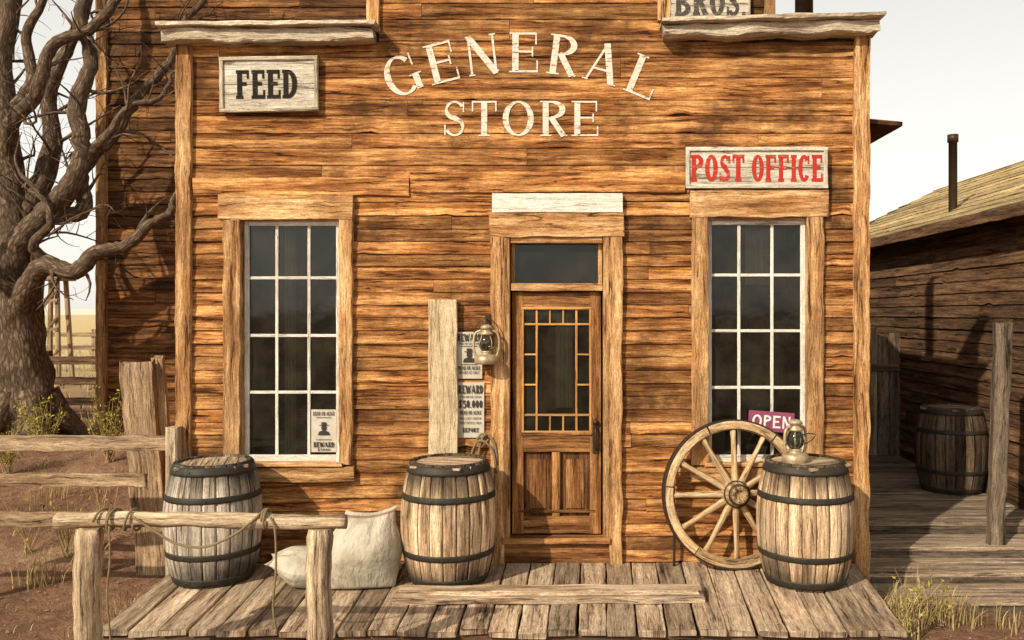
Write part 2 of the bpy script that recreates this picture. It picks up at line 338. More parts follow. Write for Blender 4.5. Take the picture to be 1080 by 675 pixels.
# ---------------------------------------------------------------- lettering
def glyph(ch,T,t,S,st):
    K=[]
    def line(x0,y0,x1,y1,w,w2=None): K.append([(x0,y0,w),(x1,y1,w2 or w)])
    def stem(x,y0=0,y1=1,w=T,top=1,bot=1):
        line(x,y0,x,y1,w)
        if S>0:
            if bot: line(x-w/2-S,y0+st/2,x+w/2+S,y0+st/2,st)
            if top: line(x-w/2-S,y1-st/2,x+w/2+S,y1-st/2,st)
    def arc(cx,cy,rx,ry,a0,a1,n=18):
        L=[]
        for i in range(n+1):
            a=math.radians(a0+(a1-a0)*i/n);w=t+(T-t)*abs(math.cos(a))**1.3
            L.append((cx+rx*math.cos(a),cy+ry*math.sin(a),w))
        K.append(L)
    xs=S+T/2;sv=st if T<.18 else st*.75
    if ch in 'EFL':
        w=S+T+.42 if T<.18 else S+T+.28
        stem(xs)
        if ch!='L':
            line(xs,1-t/2,w,1-t/2,t); 
            if S>0: line(w-sv/2,1,w-sv/2,.70,sv)
            line(xs,.52,w-.1,.52,t)
            if S>0 and T<.18: line(w-.1,.40,w-.1,.64,st)
        if ch in'EL':
            line(xs,t/2,w+.03,t/2,t)
            if S>0: line(w+.03-sv/2,0,w+.03-sv/2,.30,sv)
        w+=.03
    elif ch=='N':
        w=S*2+.62;l=S+t/2;r=w-S-t/2
        line(l,0,l,1,t);line(r,0,r,1,t);line(l,1-t*.3,r,t*.2,T)
        if S>0: line(l-S,st/2,l+S,st/2,st);line(l-S,1-st/2,l,1-st/2,st);line(r-S,1-st/2,r+S,1-st/2,st)
    elif ch in'RPB':
        w=S+T+.42 if T<.18 else S+T+.34
        stem(xs); line(xs,1-t/2,xs+.15,1-t/2,t);line(xs,.5,xs+.15,.5,t)
        arc(xs+.12,.75,w-xs-.12-T/2,.25-t/2,90,-90)
        if ch=='R':
            line(xs+.15,.5,w-T*.3,.0,T*.95)
            if S>0: line(w-T*.8,st/2,w+S*.6,st/2,st)
        if ch=='B': line(xs,t/2,xs+.15,t/2,t);arc(xs+.12,.26,w-xs-.09-T/2,.26-t/2,90,-90);w+=.03
    elif ch=='D':
        w=S+T+(.5 if T<.18 else .36);stem(xs);line(xs,1-t/2,xs+.1,1-t/2,t);line(xs,t/2,xs+.1,t/2,t);arc(xs+.08,.5,w-xs-.08-T/2,.5-t/2,90,-90,24)
    elif ch=='A':
        w=S*2+.66;line(S+.02,0,w/2,1,t);line(w/2-t*.4,1,w-S-.04,0,T);line(S+.12,.33,w-S-.16,.33,t)
        if S>0: line(0,st/2,S*2,st/2,st);line(w-S*2-.06,st/2,w,st/2,st)
    elif ch in'OCG0':
        w=.78 if ch!='0' else .5
        if T>.18 and ch!='0': w=.60
        rx=w/2-T/2;ry=.5-t/2
        if ch in'O0': arc(w/2,.5,rx,ry,0,360,36)
        else:
            arc(w/2,.5,rx,ry,42,322 if ch=='C' else 312,28)
            if S>0: line(w-T*.4,.97,w-T*.4,.66,sv)
            if ch=='G': stem(w-T/2,.04,.44,T,1,0)
    elif ch in'S$':
        w=.56 if T<.18 else .52;L=[];n=14
        for i in range(n+1):
            a=math.radians(25+(270-25)*i/n);k=i/n;L.append((w/2+(w/2-T/2)*math.cos(a),.745+(.255-t/2)*math.sin(a),t+(T-t)*max(0,(k-.55)/.45) if k>.55 else t+(T-t)*.25*abs(math.cos(a))))
        for i in range(1,n+1):
            a=math.radians(90-(270-20)*i/n);k=i/n;L.append((w/2+(w/2-T/2)*math.cos(a),.255+(.255-t/2)*math.sin(a),t+(T-t)*max(0,(.45-k)/.45) if k<.45 else t+(T-t)*.25*abs(math.cos(a))))
        K.append(L)
        if S>0: line(w-.06,.97,w-.06,.68,sv);line(.04,.03,.04,.32,sv)
        if ch=='$': line(w/2,-.12,w/2,1.12,t)
    elif ch=='T':
        w=.62 if T<.18 else .56;line(0,1-t/2,w,1-t/2,t);stem(w/2,top=0)
        if S>0: line(sv/2,1,sv/2,.70,sv);line(w-sv/2,1,w-sv/2,.70,sv)
    elif ch=='I': w=S*2+T;stem(w/2)
    elif ch=='W':
        w=.95;line(.04,1,.28,0,T);line(.28,0,.48,.9,t);line(.48,.9,.68,0,T);line(.68,0,.92,1,t)
        if S>0: line(-.02,1-st/2,.16,1-st/2,st);line(.8,1-st/2,.98,1-st/2,st)
    elif ch=='V':
        w=.7;line(.04,1,.35,0,T);line(.35,0,.66,1,t)
    elif ch=='5':
        w=.5;line(.08,1-t,.46,1-t,t*1.6);line(.1,1,.08,.55,t);arc(.22,.32,.2,.3,110,-130)
    elif ch in',.': w=.14;line(.07,0,.07,.14,.14)
    else: w=.3
    return w,K
def strokes(b,K,fn,k0,mi=0):
    for j,L in enumerate(K):
        dep=(k0+j%7)*.0003;A=len(b.v);n=len(L)
        for i in range(n):
            x,y,w=L[i];x0,y0,_=L[max(0,i-1)];x1,y1,_=L[min(n-1,i+1)]
            dx,dy=x1-x0,y1-y0;l=math.hypot(dx,dy) or 1;nx,ny=-dy/l,dx/l
            b.v.append(fn(x+nx*w/2,y+ny*w/2,dep));b.v.append(fn(x-nx*w/2,y-ny*w/2,dep))
        for i in range(n-1):
            q=A+2*i;b.face((q,q+1,q+3,q+2),[(0,0)]*4,rr(),mi)
STY={'roman':(.150,.055,.07,.038),'slab':(.21,.13,.045,.12),'sans':(.17,.15,0,0),'tiny':(.16,.12,0,0)}
def text(b,s,x0,z0,w,h,y,style='roman',gap=.12,mi=0):
    T,t,S,st=STY[style];gl=[glyph(c,T,t,S,st) for c in s];tot=sum(g[0] for g in gl)+gap*(len(gl)-1);k=w/tot
    x=0
    for gw,K in gl:
        def fn(a,c,dep,x=x): return V((x0+(x+a)*k,y-dep,z0+c*h))
        strokes(b,K,fn,0,mi);x+=gw+gap
# ================================================================= GROUND
def gh(x,y):
    def ss(t): t=max(0,min(1,t));return t*t*(3-2*t)
    z=-.36+.66*ss((-3.4-x)/1.6)*ss((y-.4)/4.2)
    near=1 if abs(x)<30 and abs(y)<30 else 0
    z+=near*(.035*noise.noise(V((x*1.3,y*1.3,0)))+.015*noise.noise(V((x*5,y*5,2))))
    return z
def axis(lo,hi,fine,far): 
    a=[-f for f in far[::-1]]; n=int((hi-lo)/fine); return a+[lo+(hi-lo)*i/n for i in range(n+1)]+far
xs=sorted(set(axis(-13,9,.2,[14,20,35,80,200,500,1500])));ys=sorted(set(axis(-10,14,.2,[20,35,80,200,500,1500])))
g=B()
for y in ys:
    for x in xs: g.v.append(V((x,y,gh(x,y))))
nx=len(xs)
for j in range(len(ys)-1):
    for i in range(nx-1):
        q=j*nx+i;g.face((q,q+1,q+nx+1,q+nx),[(xs[i],ys[j]),(xs[i+1],ys[j]),(xs[i+1],ys[j+1]),(xs[i],ys[j+1])],(.5,.5),0,True)
g.build('ground','ground',kind='structure')
h=B();n=60
for i in range(n+1):
    a=math.radians(40+100*i/n);x,y=math.cos(a)*900,math.sin(a)*900
    z=5+7*abs(noise.noise(V((i*.23,0,0))))+2*noise.noise(V((i*.9,3,0)))
    h.v+= [V((x,y,-5)),V((x*1.03,y*1.03,z))]
for i in range(n): h.face((2*i,2*i+2,2*i+3,2*i+1),[(0,0)]*4,(.5,.5),0,True)
h.build('hills','hill',kind='structure')
g=B()
for i in range(2200):
    x=R.uniform(-8,4.9);y=R.uniform(-2.9,3)
    if -3.4<x<2.6 and y>-1.7: y=R.uniform(-2.9,-1.75)
    if x>2.6 and y>.0: y=R.uniform(-2.9,.0)
    s=R.uniform(.005,.016)*(1.9 if R.random()<.08 else 1);z=gh(x,y)+s*.3;A=len(g.v)
    for d in((1,0,0),(0,1,0),(-1,0,0),(0,-1,0),(0,0,.8),(0,0,-.6)):
        g.v.append(V((x,y,z))+V(d)*s*R.uniform(.7,1.3))
    rn=rr()
    for f in((0,1,4),(1,2,4),(2,3,4),(3,0,4),(1,0,5),(2,1,5),(3,2,5),(0,3,5)): g.face(tuple(A+k for k in f),[(0,0)]*3,rn,0,False)
g.build('gravel','stone',kind='stuff',label='loose stones scattered over the reddish dirt',cat='gravel')
# ================================================================= GENERAL STORE
XL,XR=-3.28,2.52
store=empty('general_store',(0,0,0),'weathered orange wooden general store with stepped false front','shop building')
w=B()
zs=Z(200)
holes=[(X(250)-XL,X(366)-XL,Z(497),Z(222)),(X(738)-XL,X(858)-XL,Z(497),Z(222)),(X(528)-XL,X(646)-XL,-1,Z(238))]
claps(w,(XL,0,0),(1,0,0),(0,0,1),(0,-1,0),XR-XL,zs,.108,lap=.020,holes=holes,jit=.0055,joint=(2.2,5),nails=2,prange=.005)
claps(w,(XL,0,zs),(1,0,0),(0,0,1),(0,-1,0),XR-XL,Z(44)-zs,.165,lap=.014,holes=[],jit=.006,flush=True,prange=.045,joint=(2,4.5),amp=.4,nails=2,ov_=(.8,1.1))
xc0,xc1=X(400),X(700)
claps(w,(xc0,0,Z(44)),(1,0,0),(0,0,1),(0,-1,0),xc1-xc0,Z(-50)-Z(44),.165,lap=.014,jit=.006,flush=True,prange=.04,joint=(1.6,3),amp=.4,nails=2,ov_=(.8,1.1))
bx=[XL,X(250),X(366),X(528),X(646),X(738),X(858),XR]
for a,c in((0,1),(2,3),(4,5),(6,7)): box(w,bx[a],bx[c],.012,.05,-.3,Z(222),1)
for a,c in((1,2),(5,6)): box(w,bx[a],bx[c],.012,.05,-.3,Z(497),1)
box(w,bx[3],bx[4],.012,.05,-.3,Z(585),1)
box(w,XL,XR,.012,.05,Z(222)+.0005,Z(34),1);box(w,xc0,xc1,.012,.05,Z(34)+.0005,Z(-50),1)
claps(w,(XR,0.05,-.3),(0,1,0),(0,0,1),(1,0,0),5.85,4.1,.15,lap=.018,step=.4)
claps(w,(XL,5.9,-.3),(0,-1,0),(0,0,1),(-1,0,0),5.85,4.1,.15,lap=.018,step=.3)
box(w,XL+.01,XL+.05,.06,5.9,-.3,3.8,1);box(w,XR-.05,XR-.01,.06,5.9,-.3,3.8,1);box(w,XL+.06,XR-.06,5.86,5.9,-.3,3.8,1)
w.build('wall',['wall','inside','iron'],store)
fl=B();box(fl,XL+.06,XR-.06,.07,5.8,-.08,-.02);box(fl,XL+.06,XR-.06,2.4,2.45,-.02,3.4);box(fl,XL+.06,XR-.06,.07,2.38,3.42,3.46)
fl.build('interior_room','inside',store)
for x0,x1 in((-3.0,-1.4),(.9,2.3)):
    sh=B()
    for z in(.9,1.3,1.7,2.1):
        box(sh,x0,x1,1.5,1.75,z,z+.03)
        x=x0+.05
        while x<x1-.15:
            wd=R.uniform(.08,.16)
            if R.random()<.75: box(sh,x,x+wd,1.53,1.65,z+.032,z+.032+R.uniform(.12,.3),1)
            x+=wd+.03
    sh.build('goods_shelf',['inside','can'],store)
def drape(name,px0,px1,py0,py1,y):
    b=B();n=30
    for j in range(2):
        for i in range(n+1):
            f=i/n;b.v.append(V((X(px0+(px1-px0)*f,y),y+.025*math.sin(f*26)+.01*math.sin(f*61),Z((py1,py0)[j],y))))
    for i in range(n): b.face((i,i+1,n+2+i,n+1+i),[(0,0)]*4,(.5,.5),0,True)
    b.build(name,'cloth',store)
drape('curtain',586,604,320,430,.2);drape('curtain',786,812,225,300,.15);drape('curtain',300,312,225,480,.3)  # door curtain is added to give the pale patch behind its glass
rf=B()
for i in range(20):
    y=.12+i*.29
    board(rf,(XL-.02,y+.14,4.28),(2.86,y+.14,3.72),.285,.04,(0,0,1),step=1)
rf.build('roof','back',store)
def part(name,mat,parent,fn,**k):
    b=B();fn(b);return b.build(name,mat,parent,**k)
def vtrim(b,px0,px1,py0,py1,y=-.032,t=.04,**k): board(b,(X((px0+px1)/2),y,Z(py1)),(X((px0+px1)/2),y,Z(py0)),X(px1)-X(px0),t,(0,-1,0),**k)
def htrim(b,px0,px1,py0,py1,y=-.032,t=.04,**k): board(b,(X(px0),y,Z((py0+py1)/2)),(X(px1),y,Z((py0+py1)/2)),Z(py0)-Z(py1),t,(0,-1,0),**k)
part('corner_board','trim',store,lambda b:vtrim(b,188,204,50,596,t=.05,jit=.009,step=.05))
part('corner_board','trim',store,lambda b:vtrim(b,899,915,40,620,t=.05,jit=.009,step=.05))
part('corner_board','trim',store,lambda b:vtrim(b,388,401,-52,30,t=.05,jit=.004))
part('corner_board','trim',store,lambda b:vtrim(b,693,706,-52,24,t=.05,jit=.004))
def corn(a,c,z0,z1,tl=.01):
    b=B();board(b,(a,-.07,(z0+z1)/2),(c,-.07,(z0+z1)/2+tl),z1-z0,.19,(0,-1,0),jit=.016,ch=.012,step=.04,rnd=(.7,.8))
    board(b,(a-.02,-.09,z1+.018),(c+.03,-.09,z1+.018+tl),.27,.034,(0,0,1),jit=.013,rnd=(.9,.6),step=.04)
    return b.build('cornice','beam',store)
corn(X(180),X(397),Z(50),Z(36));corn(X(698),X(920),Z(45),Z(32),.045)
part('belt_board','wall',store,lambda b:htrim(b,205,432,188,207,y=-.024,t=.025,jit=.007,rnd=(.85,.1)))
part('belt_board','wall',store,lambda b:htrim(b,434,722,182,203,y=-.024,t=.025,jit=.007,rnd=(.9,.1)))
def lettering():
    b=B();T,t,S,st=STY['roman'];s='GENERAL';gl=[glyph(c,T,t,S,st) for c in s]
    hh=42/125.;cx,cz=X(550),Z(77+318);Rad=318/125.;gap=.19
    tot=sum(g_[0] for g_ in gl)+gap*6;arcw=278/125.;kx=arcw/tot;x=-tot/2
    for i,(gw,K) in enumerate(gl):
        mid=(x+gw/2)*kx/Rad
        def fn(a,c,dep,gw=gw,mid=mid):
            lx=(a-gw/2)*kx;r=Rad+c*hh
            return V((cx+r*math.sin(mid)+lx*math.cos(mid),-.0198-dep,cz+r*math.cos(mid)-lx*math.sin(mid)))
        strokes(b,K,fn,0);x+=gw+gap
    text(b,'STORE',X(468),Z(144),X(631)-X(468),Z(107)-Z(144),-.0198,'roman',.15)
    return b.build('painted_lettering','whitep',store)
lettering()
def window(px0,px1,py0,py1,ox0,ox1,hy0,hy1,sill0,sill1,sideL,sideR,xsx,ysy):
    yb=.028
    b=B()
    vtrim(b,px0,px0+5,py0,py1,y=yb,t=.035,jit=.001);vtrim(b,px1-5,px1,py0,py1,y=yb,t=.035,jit=.001)
    htrim(b,px0+5,px1-5,py0,py0+5,y=yb+.001,t=.035,jit=.001);htrim(b,px0+5,px1-5,py1-7,py1,y=yb+.001,t=.035,jit=.001)
    for x in xsx: vtrim(b,x-1.6,x+1.6,py0+5,py1-7,y=yb+.004,t=.022,jit=.0008,ch=.003)
    for y in ysy: htrim(b,px0+5,px1-5,y-1.6,y+1.6,y=yb+.0065,t=.022,jit=.0008,ch=.003)
    win=b.build('window','sash',store)
    part('glass','glass',win,lambda b:quad(b,[(X(px0+3),.034,Z(py1-3)),(X(px1-3),.034,Z(py1-3)),(X(px1-3),.034,Z(py0+3)),(X(px0+3),.034,Z(py0+3))]))
    def fr(b):
        htrim(b,ox0,ox1,hy0,hy1,y=-.042,t=.05,jit=.009,step=.05,rnd=(.8,.5))
        vtrim(b,*sideL,hy1,sill0,y=-.036,t=.05,jit=.009,step=.05);vtrim(b,*sideR,hy1,sill0,y=-.036,t=.05,jit=.009,step=.05)
        for px in(px0-1.5,px1+1.5): board(b,(X(px),.02,Z(py1)),(X(px),.02,Z(py0)),.08,.022,(1,0,0),jit=.001,rnd=(.3,.2))
        board(b,(X(px0),.02,Z(py0)+.01),(X(px1),.02,Z(py0)+.01),.08,.022,(0,0,1),jit=.001,rnd=(.3,.2))
    part('window_frame','trim',win,fr)
    part('sill','trim',win,lambda b:(board(b,(X(ox0+1),-.042,Z((sill0+sill1)/2)-.01),(X(ox1+1),-.042,Z((sill0+sill1)/2)-.01),Z(sill0)-Z(sill1)-.02,.05,(0,-1,0),jit=.008),
        board(b,(X(px0-4),-.02,Z(sill0)+.002),(X(px1+4),-.02,Z(sill0)+.002),.13,.03,(0,0,1),jit=.003,rnd=(.9,.5))))
window(257,359,233,487,234,374,206,232,489,507,(238,256),(359,373),(291,325),(293,354,414))
window(746,850,232,487,727,871,201,230,489,507,(729,746),(850,867),(780,815),(290,349,409))
def dooor():
    b=B();yd=.03
    for a,c in((540,552),(622,634)): vtrim(b,a,c,308,563,y=yd,t=.045,jit=.001,rnd=(.8,.5))
    for a,c in((308,326),(455,477),(545,563)): htrim(b,552,622,a,c,y=yd+.001,t=.043,jit=.001,rnd=(.7,.4))
    vtrim(b,582,591,477,545,y=yd+.001,t=.04,jit=.001,rnd=(.9,.5))  # centre stile coloured brighter to stand out from the recesses
    for a,c in((552,582),(591,622)):
        vtrim(b,a,c,477,545,y=yd+.022,t=.015,jit=.001,rnd=(.0,.4))  # recess shade painted in: panel ground coloured darker
        vtrim(b,a+6,c-6,485,537,y=yd+.014,t=.02,jit=.001,ch=.009,rnd=(.55,.5))
    htrim(b,550,624,456,460,y=yd-.024,t=.014,jit=.001);htrim(b,546,628,538,541,y=yd-.02,t=.01,jit=.001)
    dr=b.build('door','door',store)
    def mu(b):
        for a in(566,608): vtrim(b,a-1.1,a+1.1,326,455,y=yd,t=.02,jit=.0005,ch=.002)
        for a in(342,438): htrim(b,552,622,a-1.1,a+1.1,y=yd-.002,t=.02,jit=.0005,ch=.002)
        for a in(374,406):
            htrim(b,552,566,a-.9,a+.9,y=yd-.001,t=.018,jit=.0005,ch=.002);htrim(b,608,622,a-.9,a+.9,y=yd-.001,t=.018,jit=.0005,ch=.002)
        for a in(580,594):
            vtrim(b,a-.9,a+.9,326,342,y=yd-.001,t=.018,jit=.0005,ch=.002);vtrim(b,a-.9,a+.9,438,455,y=yd-.001,t=.018,jit=.0005,ch=.002)
        for a,c in((550,552.5),(621.5,624)): vtrim(b,a,c,325,456,y=yd-.018,t=.014,jit=.0005)
        for a,c in((324,326.5),(454.5,457)): htrim(b,550,624,a,c,y=yd-.019,t=.014,jit=.0005)
    part('glazing_bar','gold',dr,mu)
    part('glass','glass',dr,lambda b:quad(b,[(X(551),yd+.006,Z(456)),(X(623),yd+.006,Z(456)),(X(623),yd+.006,Z(325)),(X(551),yd+.006,Z(325))]))
    def hd(b):
        box(b,X(625),X(631),-.004,.008,Z(478),Z(446))
        tube(b,cr([(X(628),-.0,Z(450)),(X(628),-.045,Z(453)),(X(628),-.05,Z(462)),(X(628),-.03,Z(472)),(X(628),0,Z(473))],5),.009,8)
        lathe(b,[(0,.03),(.02,.025),(.024,.012),(.012,0)],(X(628),-.004,Z(445)),12,(0,-1,0))
    part('handle','iron',dr,hd)
    def fr(b):
        vtrim(b,518,532,250,596,y=-.037,t=.06,jit=.009,step=.05,rnd=(.8,.5));vtrim(b,642,656,250,596,y=-.037,t=.06,jit=.009,step=.05,rnd=(.6,.5))
        htrim(b,517,657,226,250,y=-.042,t=.065,jit=.009,step=.05,rnd=(.9,.3))
        board(b,(X(535),.0,Z(566)),(X(535),.0,Z(250)),.13,.05,(1,0,0),jit=.002,rnd=(-.8,.8))
        board(b,(X(639),.0,Z(566)),(X(639),.0,Z(250)),.13,.05,(1,0,0),jit=.002,rnd=(-.8,.8))
        htrim(b,539,635,250,257,y=.0,t=.1,jit=.001);htrim(b,539,635,299,307,y=-.0,t=.09,jit=.002,rnd=(.5,.4))
        for a,c in((539,543),(631,635)): vtrim(b,a,c,257,299,y=.03,t=.03,jit=.001)
    f=part('door_frame','trim',store,fr)
    part('transom_glass','glass',f,lambda b:quad(b,[(X(541),.036,Z(300)),(X(633),.036,Z(300)),(X(633),.036,Z(256)),(X(541),.036,Z(256))]))
    def th(b):
        htrim(b,531,643,565,571,y=-.025,t=.13,jit=.003,rnd=(1.2,.3));htrim(b,532,642,571.5,594,y=-.008,t=.045,jit=.003,rnd=(.6,.5))
    part('threshold','door',store,th)
dooor()
part('stovepipe','iron',store,lambda b:(lathe(b,[(.085,0),(.085,1.6),(.1,1.6),(.1,1.64),(.085,1.66)],(X(848,1),1,3.7),20),))
# ================================================================= PORCH DECK
def deck():
    root=empty('porch_deck',(-.4,-.8,-.36),'low porch of weathered brown planks before the shop','wooden deck')
    b=B();n=27;y0,y1=-.015,-1.56
    bl,br,fl_,fr_=-3.27,2.42,-3.12,2.24
    for i in range(n):
        f=(i+.5)/n;xb=bl+(br-bl)*f;xf=fl_+(fr_-fl_)*f;wd=(fr_-fl_)/n
        e=R.uniform(-.02,.03);z=-.02+R.uniform(-.004,.004);rn=rr()
        if R.random()<.12: rn=(1.2,1)
        sag=R.uniform(-.006,.006)
        board(b,(xb,y0,z),(xf+R.uniform(-.006,.006),y1-e,z+sag),(br-bl)/n-.010,.04,(0,0,1),jit=.004,ch=.006,w1=wd-.010+R.uniform(-.006,.001),rnd=rn,step=.06,rough_end=.012)
        for yy in(-.12,-.8,-1.47):
            for sx in(-.05,.05):
                t_=-yy/1.56;cx_=xb+(xf-xb)*t_+sx;A3=len(b.v)
                for k in range(6): b.v.append(V((cx_+.005*math.cos(k*1.047),yy+.005*math.sin(k*1.047),z+sag*t_+.0215)))
                b.face(tuple(range(A3,A3+6)),[(0,0)]*6,rr(),1)
    b.build('deck_boards',['deck','iron'],root)
    b=B();board(b,(fl_+.02,-1.50,-.13),(fr_-.02,-1.50,-.13),.17,.05,(0,-1,0),jit=.005,rnd=(.3,.4))
    for x in(-3.05,-1.7,-.4,.9,2.1): board(b,(x,-1.4,-.45),(x,-1.4,-.05),.12,.12,(0,-1,0))
    board(b,(fr_-.03,-1.47,-.13),(br-.08,-.03,-.13),.17,.05,(1,0,0),jit=.004,rnd=(.4,.4))
    board(b,(fl_+.03,-1.47,-.13),(bl+.08,-.03,-.13),.17,.05,(-1,0,0),jit=.004,rnd=(.4,.4))
    b.build('joist_frame','dark',root)
deck()
# ================================================================= BARRELS
def barrel(x,y,z,H,rm,mat,label,rot=0,group='wooden barrels by the shop'):
    root=empty('barrel',(x,y,z),label,'barrel',group)
    rb=rm*.79
    def rad(f): return rb+(rm-rb)*(1-(2*f-1)**2)**.85
    ns=22;b=B();c=V((x,y,z))
    for i in range(ns):
        rnd=rr();ou=R.random()*30;ov=R.random()*30;dr=R.uniform(-.002,.002);A=len(b.v);m=14
        a0=2*math.pi*(i+.03)/ns;a1=2*math.pi*(i+.97)/ns;cols=[(0,-.008),(.12,0),(.5,.0015),(.88,0),(1,-.008)]
        for j in range(m+1):
            f=j/m
            for q,o in cols:
                a=a0+(a1-a0)*q;r=rad(f)+o+dr
                b.v.append(c+V((r*math.cos(a),r*math.sin(a),H*f+R.uniform(-.001,.001))))
        wd=2*math.pi*rm/ns
        for j in range(m):
            for k in range(4):
                q=A+j*5+k;b.face((q,q+1,q+6,q+5),[(ou+H*j/m,ov+wd*cols[k][0]),(ou+H*j/m,ov+wd*cols[k+1][0]),(ou+H*(j+1)/m,ov+wd*cols[k+1][0]),(ou+H*(j+1)/m,ov+wd*cols[k][0])],rnd,0,False)
        A2=len(b.v)
        for o,zz in((0,0),(-.022,0),(-.022,-.05)):
            for a in(a0,a1): r=rad(1)+o+dr-.004;b.v.append(c+V((r*math.cos(a),r*math.sin(a),H+zz)))
        for k in(0,2): b.face((A2+k,A2+k+1,A2+k+3,A2+k+2),[(ou,ov),(ou,ov+wd),(ou+.03,ov+wd),(ou+.03,ov)],rnd,0,False)
    lathe(b,[(rb*.5,.01),(rb-.02,.01),(rm-.03,H*.5),(rb-.026,H-.06)],c,22,rnd=(0,0))
    b.build('body',mat,root)
    b=B();n=6;rl=rad(1)-.02
    for i in range(n):
        xa=-rl+2*rl*i/n;xb=-rl+2*rl*(i+1)/n;xm=(xa+xb)/2;hl=math.sqrt(max(.001,rl*rl-min(abs(xa),abs(xb))**2))
        p=V((0,0,H-.028))+c
        board(b,p+V((xm,-hl,0)),p+V((xm,hl,0)),(xb-xa)-.003,.02,(0,0,1),jit=.001,step=.1,rnd=(R.uniform(.3,.9),R.random()))
    b.build('lid','deckdark' if mat=='stavedark' else 'deck',root)
    for f0,f1 in((.015,.075),(.235,.285),(.70,.75),(.915,.985)):
        b=B();pr=[]
        for k in range(4):
            f=f0+(f1-f0)*k/3;pr.append((rad(f)+.005,H*f))
        pr=[(pr[0][0]-.006,pr[0][1])]+pr+[(pr[-1][0]-.006,pr[-1][1])]
        lathe(b,pr,c,44,jit=.004)
        a=R.uniform(-2.2,-1);f=(f0+f1)/2;r=rad(f)+.006
        lathe(b,[(.008,0),(.006,.004),(0,.005)],c+V((r*math.cos(a),r*math.sin(a),H*f)),8,(math.cos(a),math.sin(a),0))
        b.build('hoop','hoop',root)
    root.rotation_euler=(0,0,rot);return root
barrel(X(226,-.42),-.43,0.003,.93,.365,'stavegrey','pale grey wooden barrel with dark hoops near the fence',.3)
barrel(X(474,-.42),-.45,0.003,.94,.375,'stave','brown wooden barrel beside the burlap sacks',1.3)
barrel(X(849,-.5),-.50,0.003,.95,.375,'stave','brown wooden barrel carrying an oil lantern',2.1)
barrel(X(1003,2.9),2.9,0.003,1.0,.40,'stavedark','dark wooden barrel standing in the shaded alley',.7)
# ================================================================= WAGON WHEEL
def wheel():
    c=P(775,521,-.16);r=.605;root=empty('wagon_wheel',(c.x,-.2,0.0),'old golden wooden wagon wheel leaning on the shop wall','wheel')
    tiltax=V((.13,-1,.10)).normalized();q=V((0,0,1)).rotation_difference(tiltax)
    c.z=.610
    def L(a,rr_,z=0): return c+q@V((rr_*math.cos(a),rr_*math.sin(a),z))
    b=B();nf=6
    for i in range(nf):
        a0=2*math.pi*i/nf+.012;a1=2*math.pi*(i+1)/nf-.012;m=12;A=len(b.v);rnd=(R.uniform(.4,1),R.random());ou=R.random()*9;ov=R.random()*9
        for j in range(m+1):
            a=a0+(a1-a0)*j/m
            for rr_,z in((r-.082,-.028),(r-.082,.028),(r-.072,.040),(r-.01,.040),(r-.008,-.040),(r-.072,-.040)): b.v.append(L(a,rr_,z))
        for j in range(m):
            for k in range(6):
                k2=(k+1)%6;u0=ou+j*.05;u1=u0+.05
                b.face((A+j*6+k,A+j*6+k2,A+j*6+6+k2,A+j*6+6+k),[(u0,ov+k*.03),(u0,ov+k*.03+.03),(u1,ov+k*.03+.03),(u1,ov+k*.03)],rnd,0,False)
        b.face(tuple(A+k for k in range(6)),[(ou,ov)]*6,(.1,.1));b.face(tuple(A+m*6+k for k in range(6)),[(ou,ov)]*6,(.1,.1))
    b.build('rim','wheel',root)
    b=B();m=64
    for j in range(m):
        a=2*math.pi*j/m
        for rr_,z in((r-.008,-.042),(r+.004,-.042),(r+.004,.042),(r-.008,.042)): b.v.append(L(a,rr_,z))
    for j in range(m):
        for k in range(4):
            k2=(k+1)%4;j2=(j+1)%m;b.face((j*4+k,j*4+k2,j2*4+k2,j2*4+k),[(0,0)]*4,(.5,.5),0,k==1)
    b.build('tyre','iron',root)
    for i in range(12):
        a=2*math.pi*i/12+.13;b=B()
        tube(b,[L(a,.07,.02),L(a,.12,.018),L(a,.3,.01),L(a,.45,.004),L(a,r-.078,0)],[.030,.030,.024,.020,.026],8,rnd=(R.uniform(.3,1),R.random()))
        b.build('spoke','wheel',root)
    b=B();cc=c;k_=1.15
    lathe(b,[(x_*k_,z_) for x_,z_ in[(0,-.09),(.07,-.09),(.085,-.05),(.105,-.02),(.11,.03),(.09,.05),(.085,.075),(.072,.11),(.065,.125),(.035,.125),(.032,.1),(0,.1)]],cc,24,tiltax)
    h=b.build('hub','wheel',root)
    b=B();lathe(b,[(.090*k_,.045),(.096*k_,.045),(.096*k_,.062),(.083*k_,.062)],cc,24,tiltax);lathe(b,[(.068*k_,.10),(.076*k_,.10),(.076*k_,.122),(.06*k_,.126)],cc,24,tiltax)
    for i in range(8):
        a=i*math.pi/4;p=c+q@V((.057*math.cos(a),.057*math.sin(a),.126));lathe(b,[(.006,0),(.005,.004),(0,.005)],p,6,tiltax)
    b.build('hub_band','iron',h)
wheel()
b=B();tube(b,cr([P(711,600,-.12),P(711,540,-.1),P(710,492,-.06),P(713,486,-.05),P(717,492,-.05)],5),.011,8)
b.build('iron_hook_rod','iron',loc=(X(711),-.12,0),label='rusty iron rod leaning beside the wagon wheel',cat='rod')
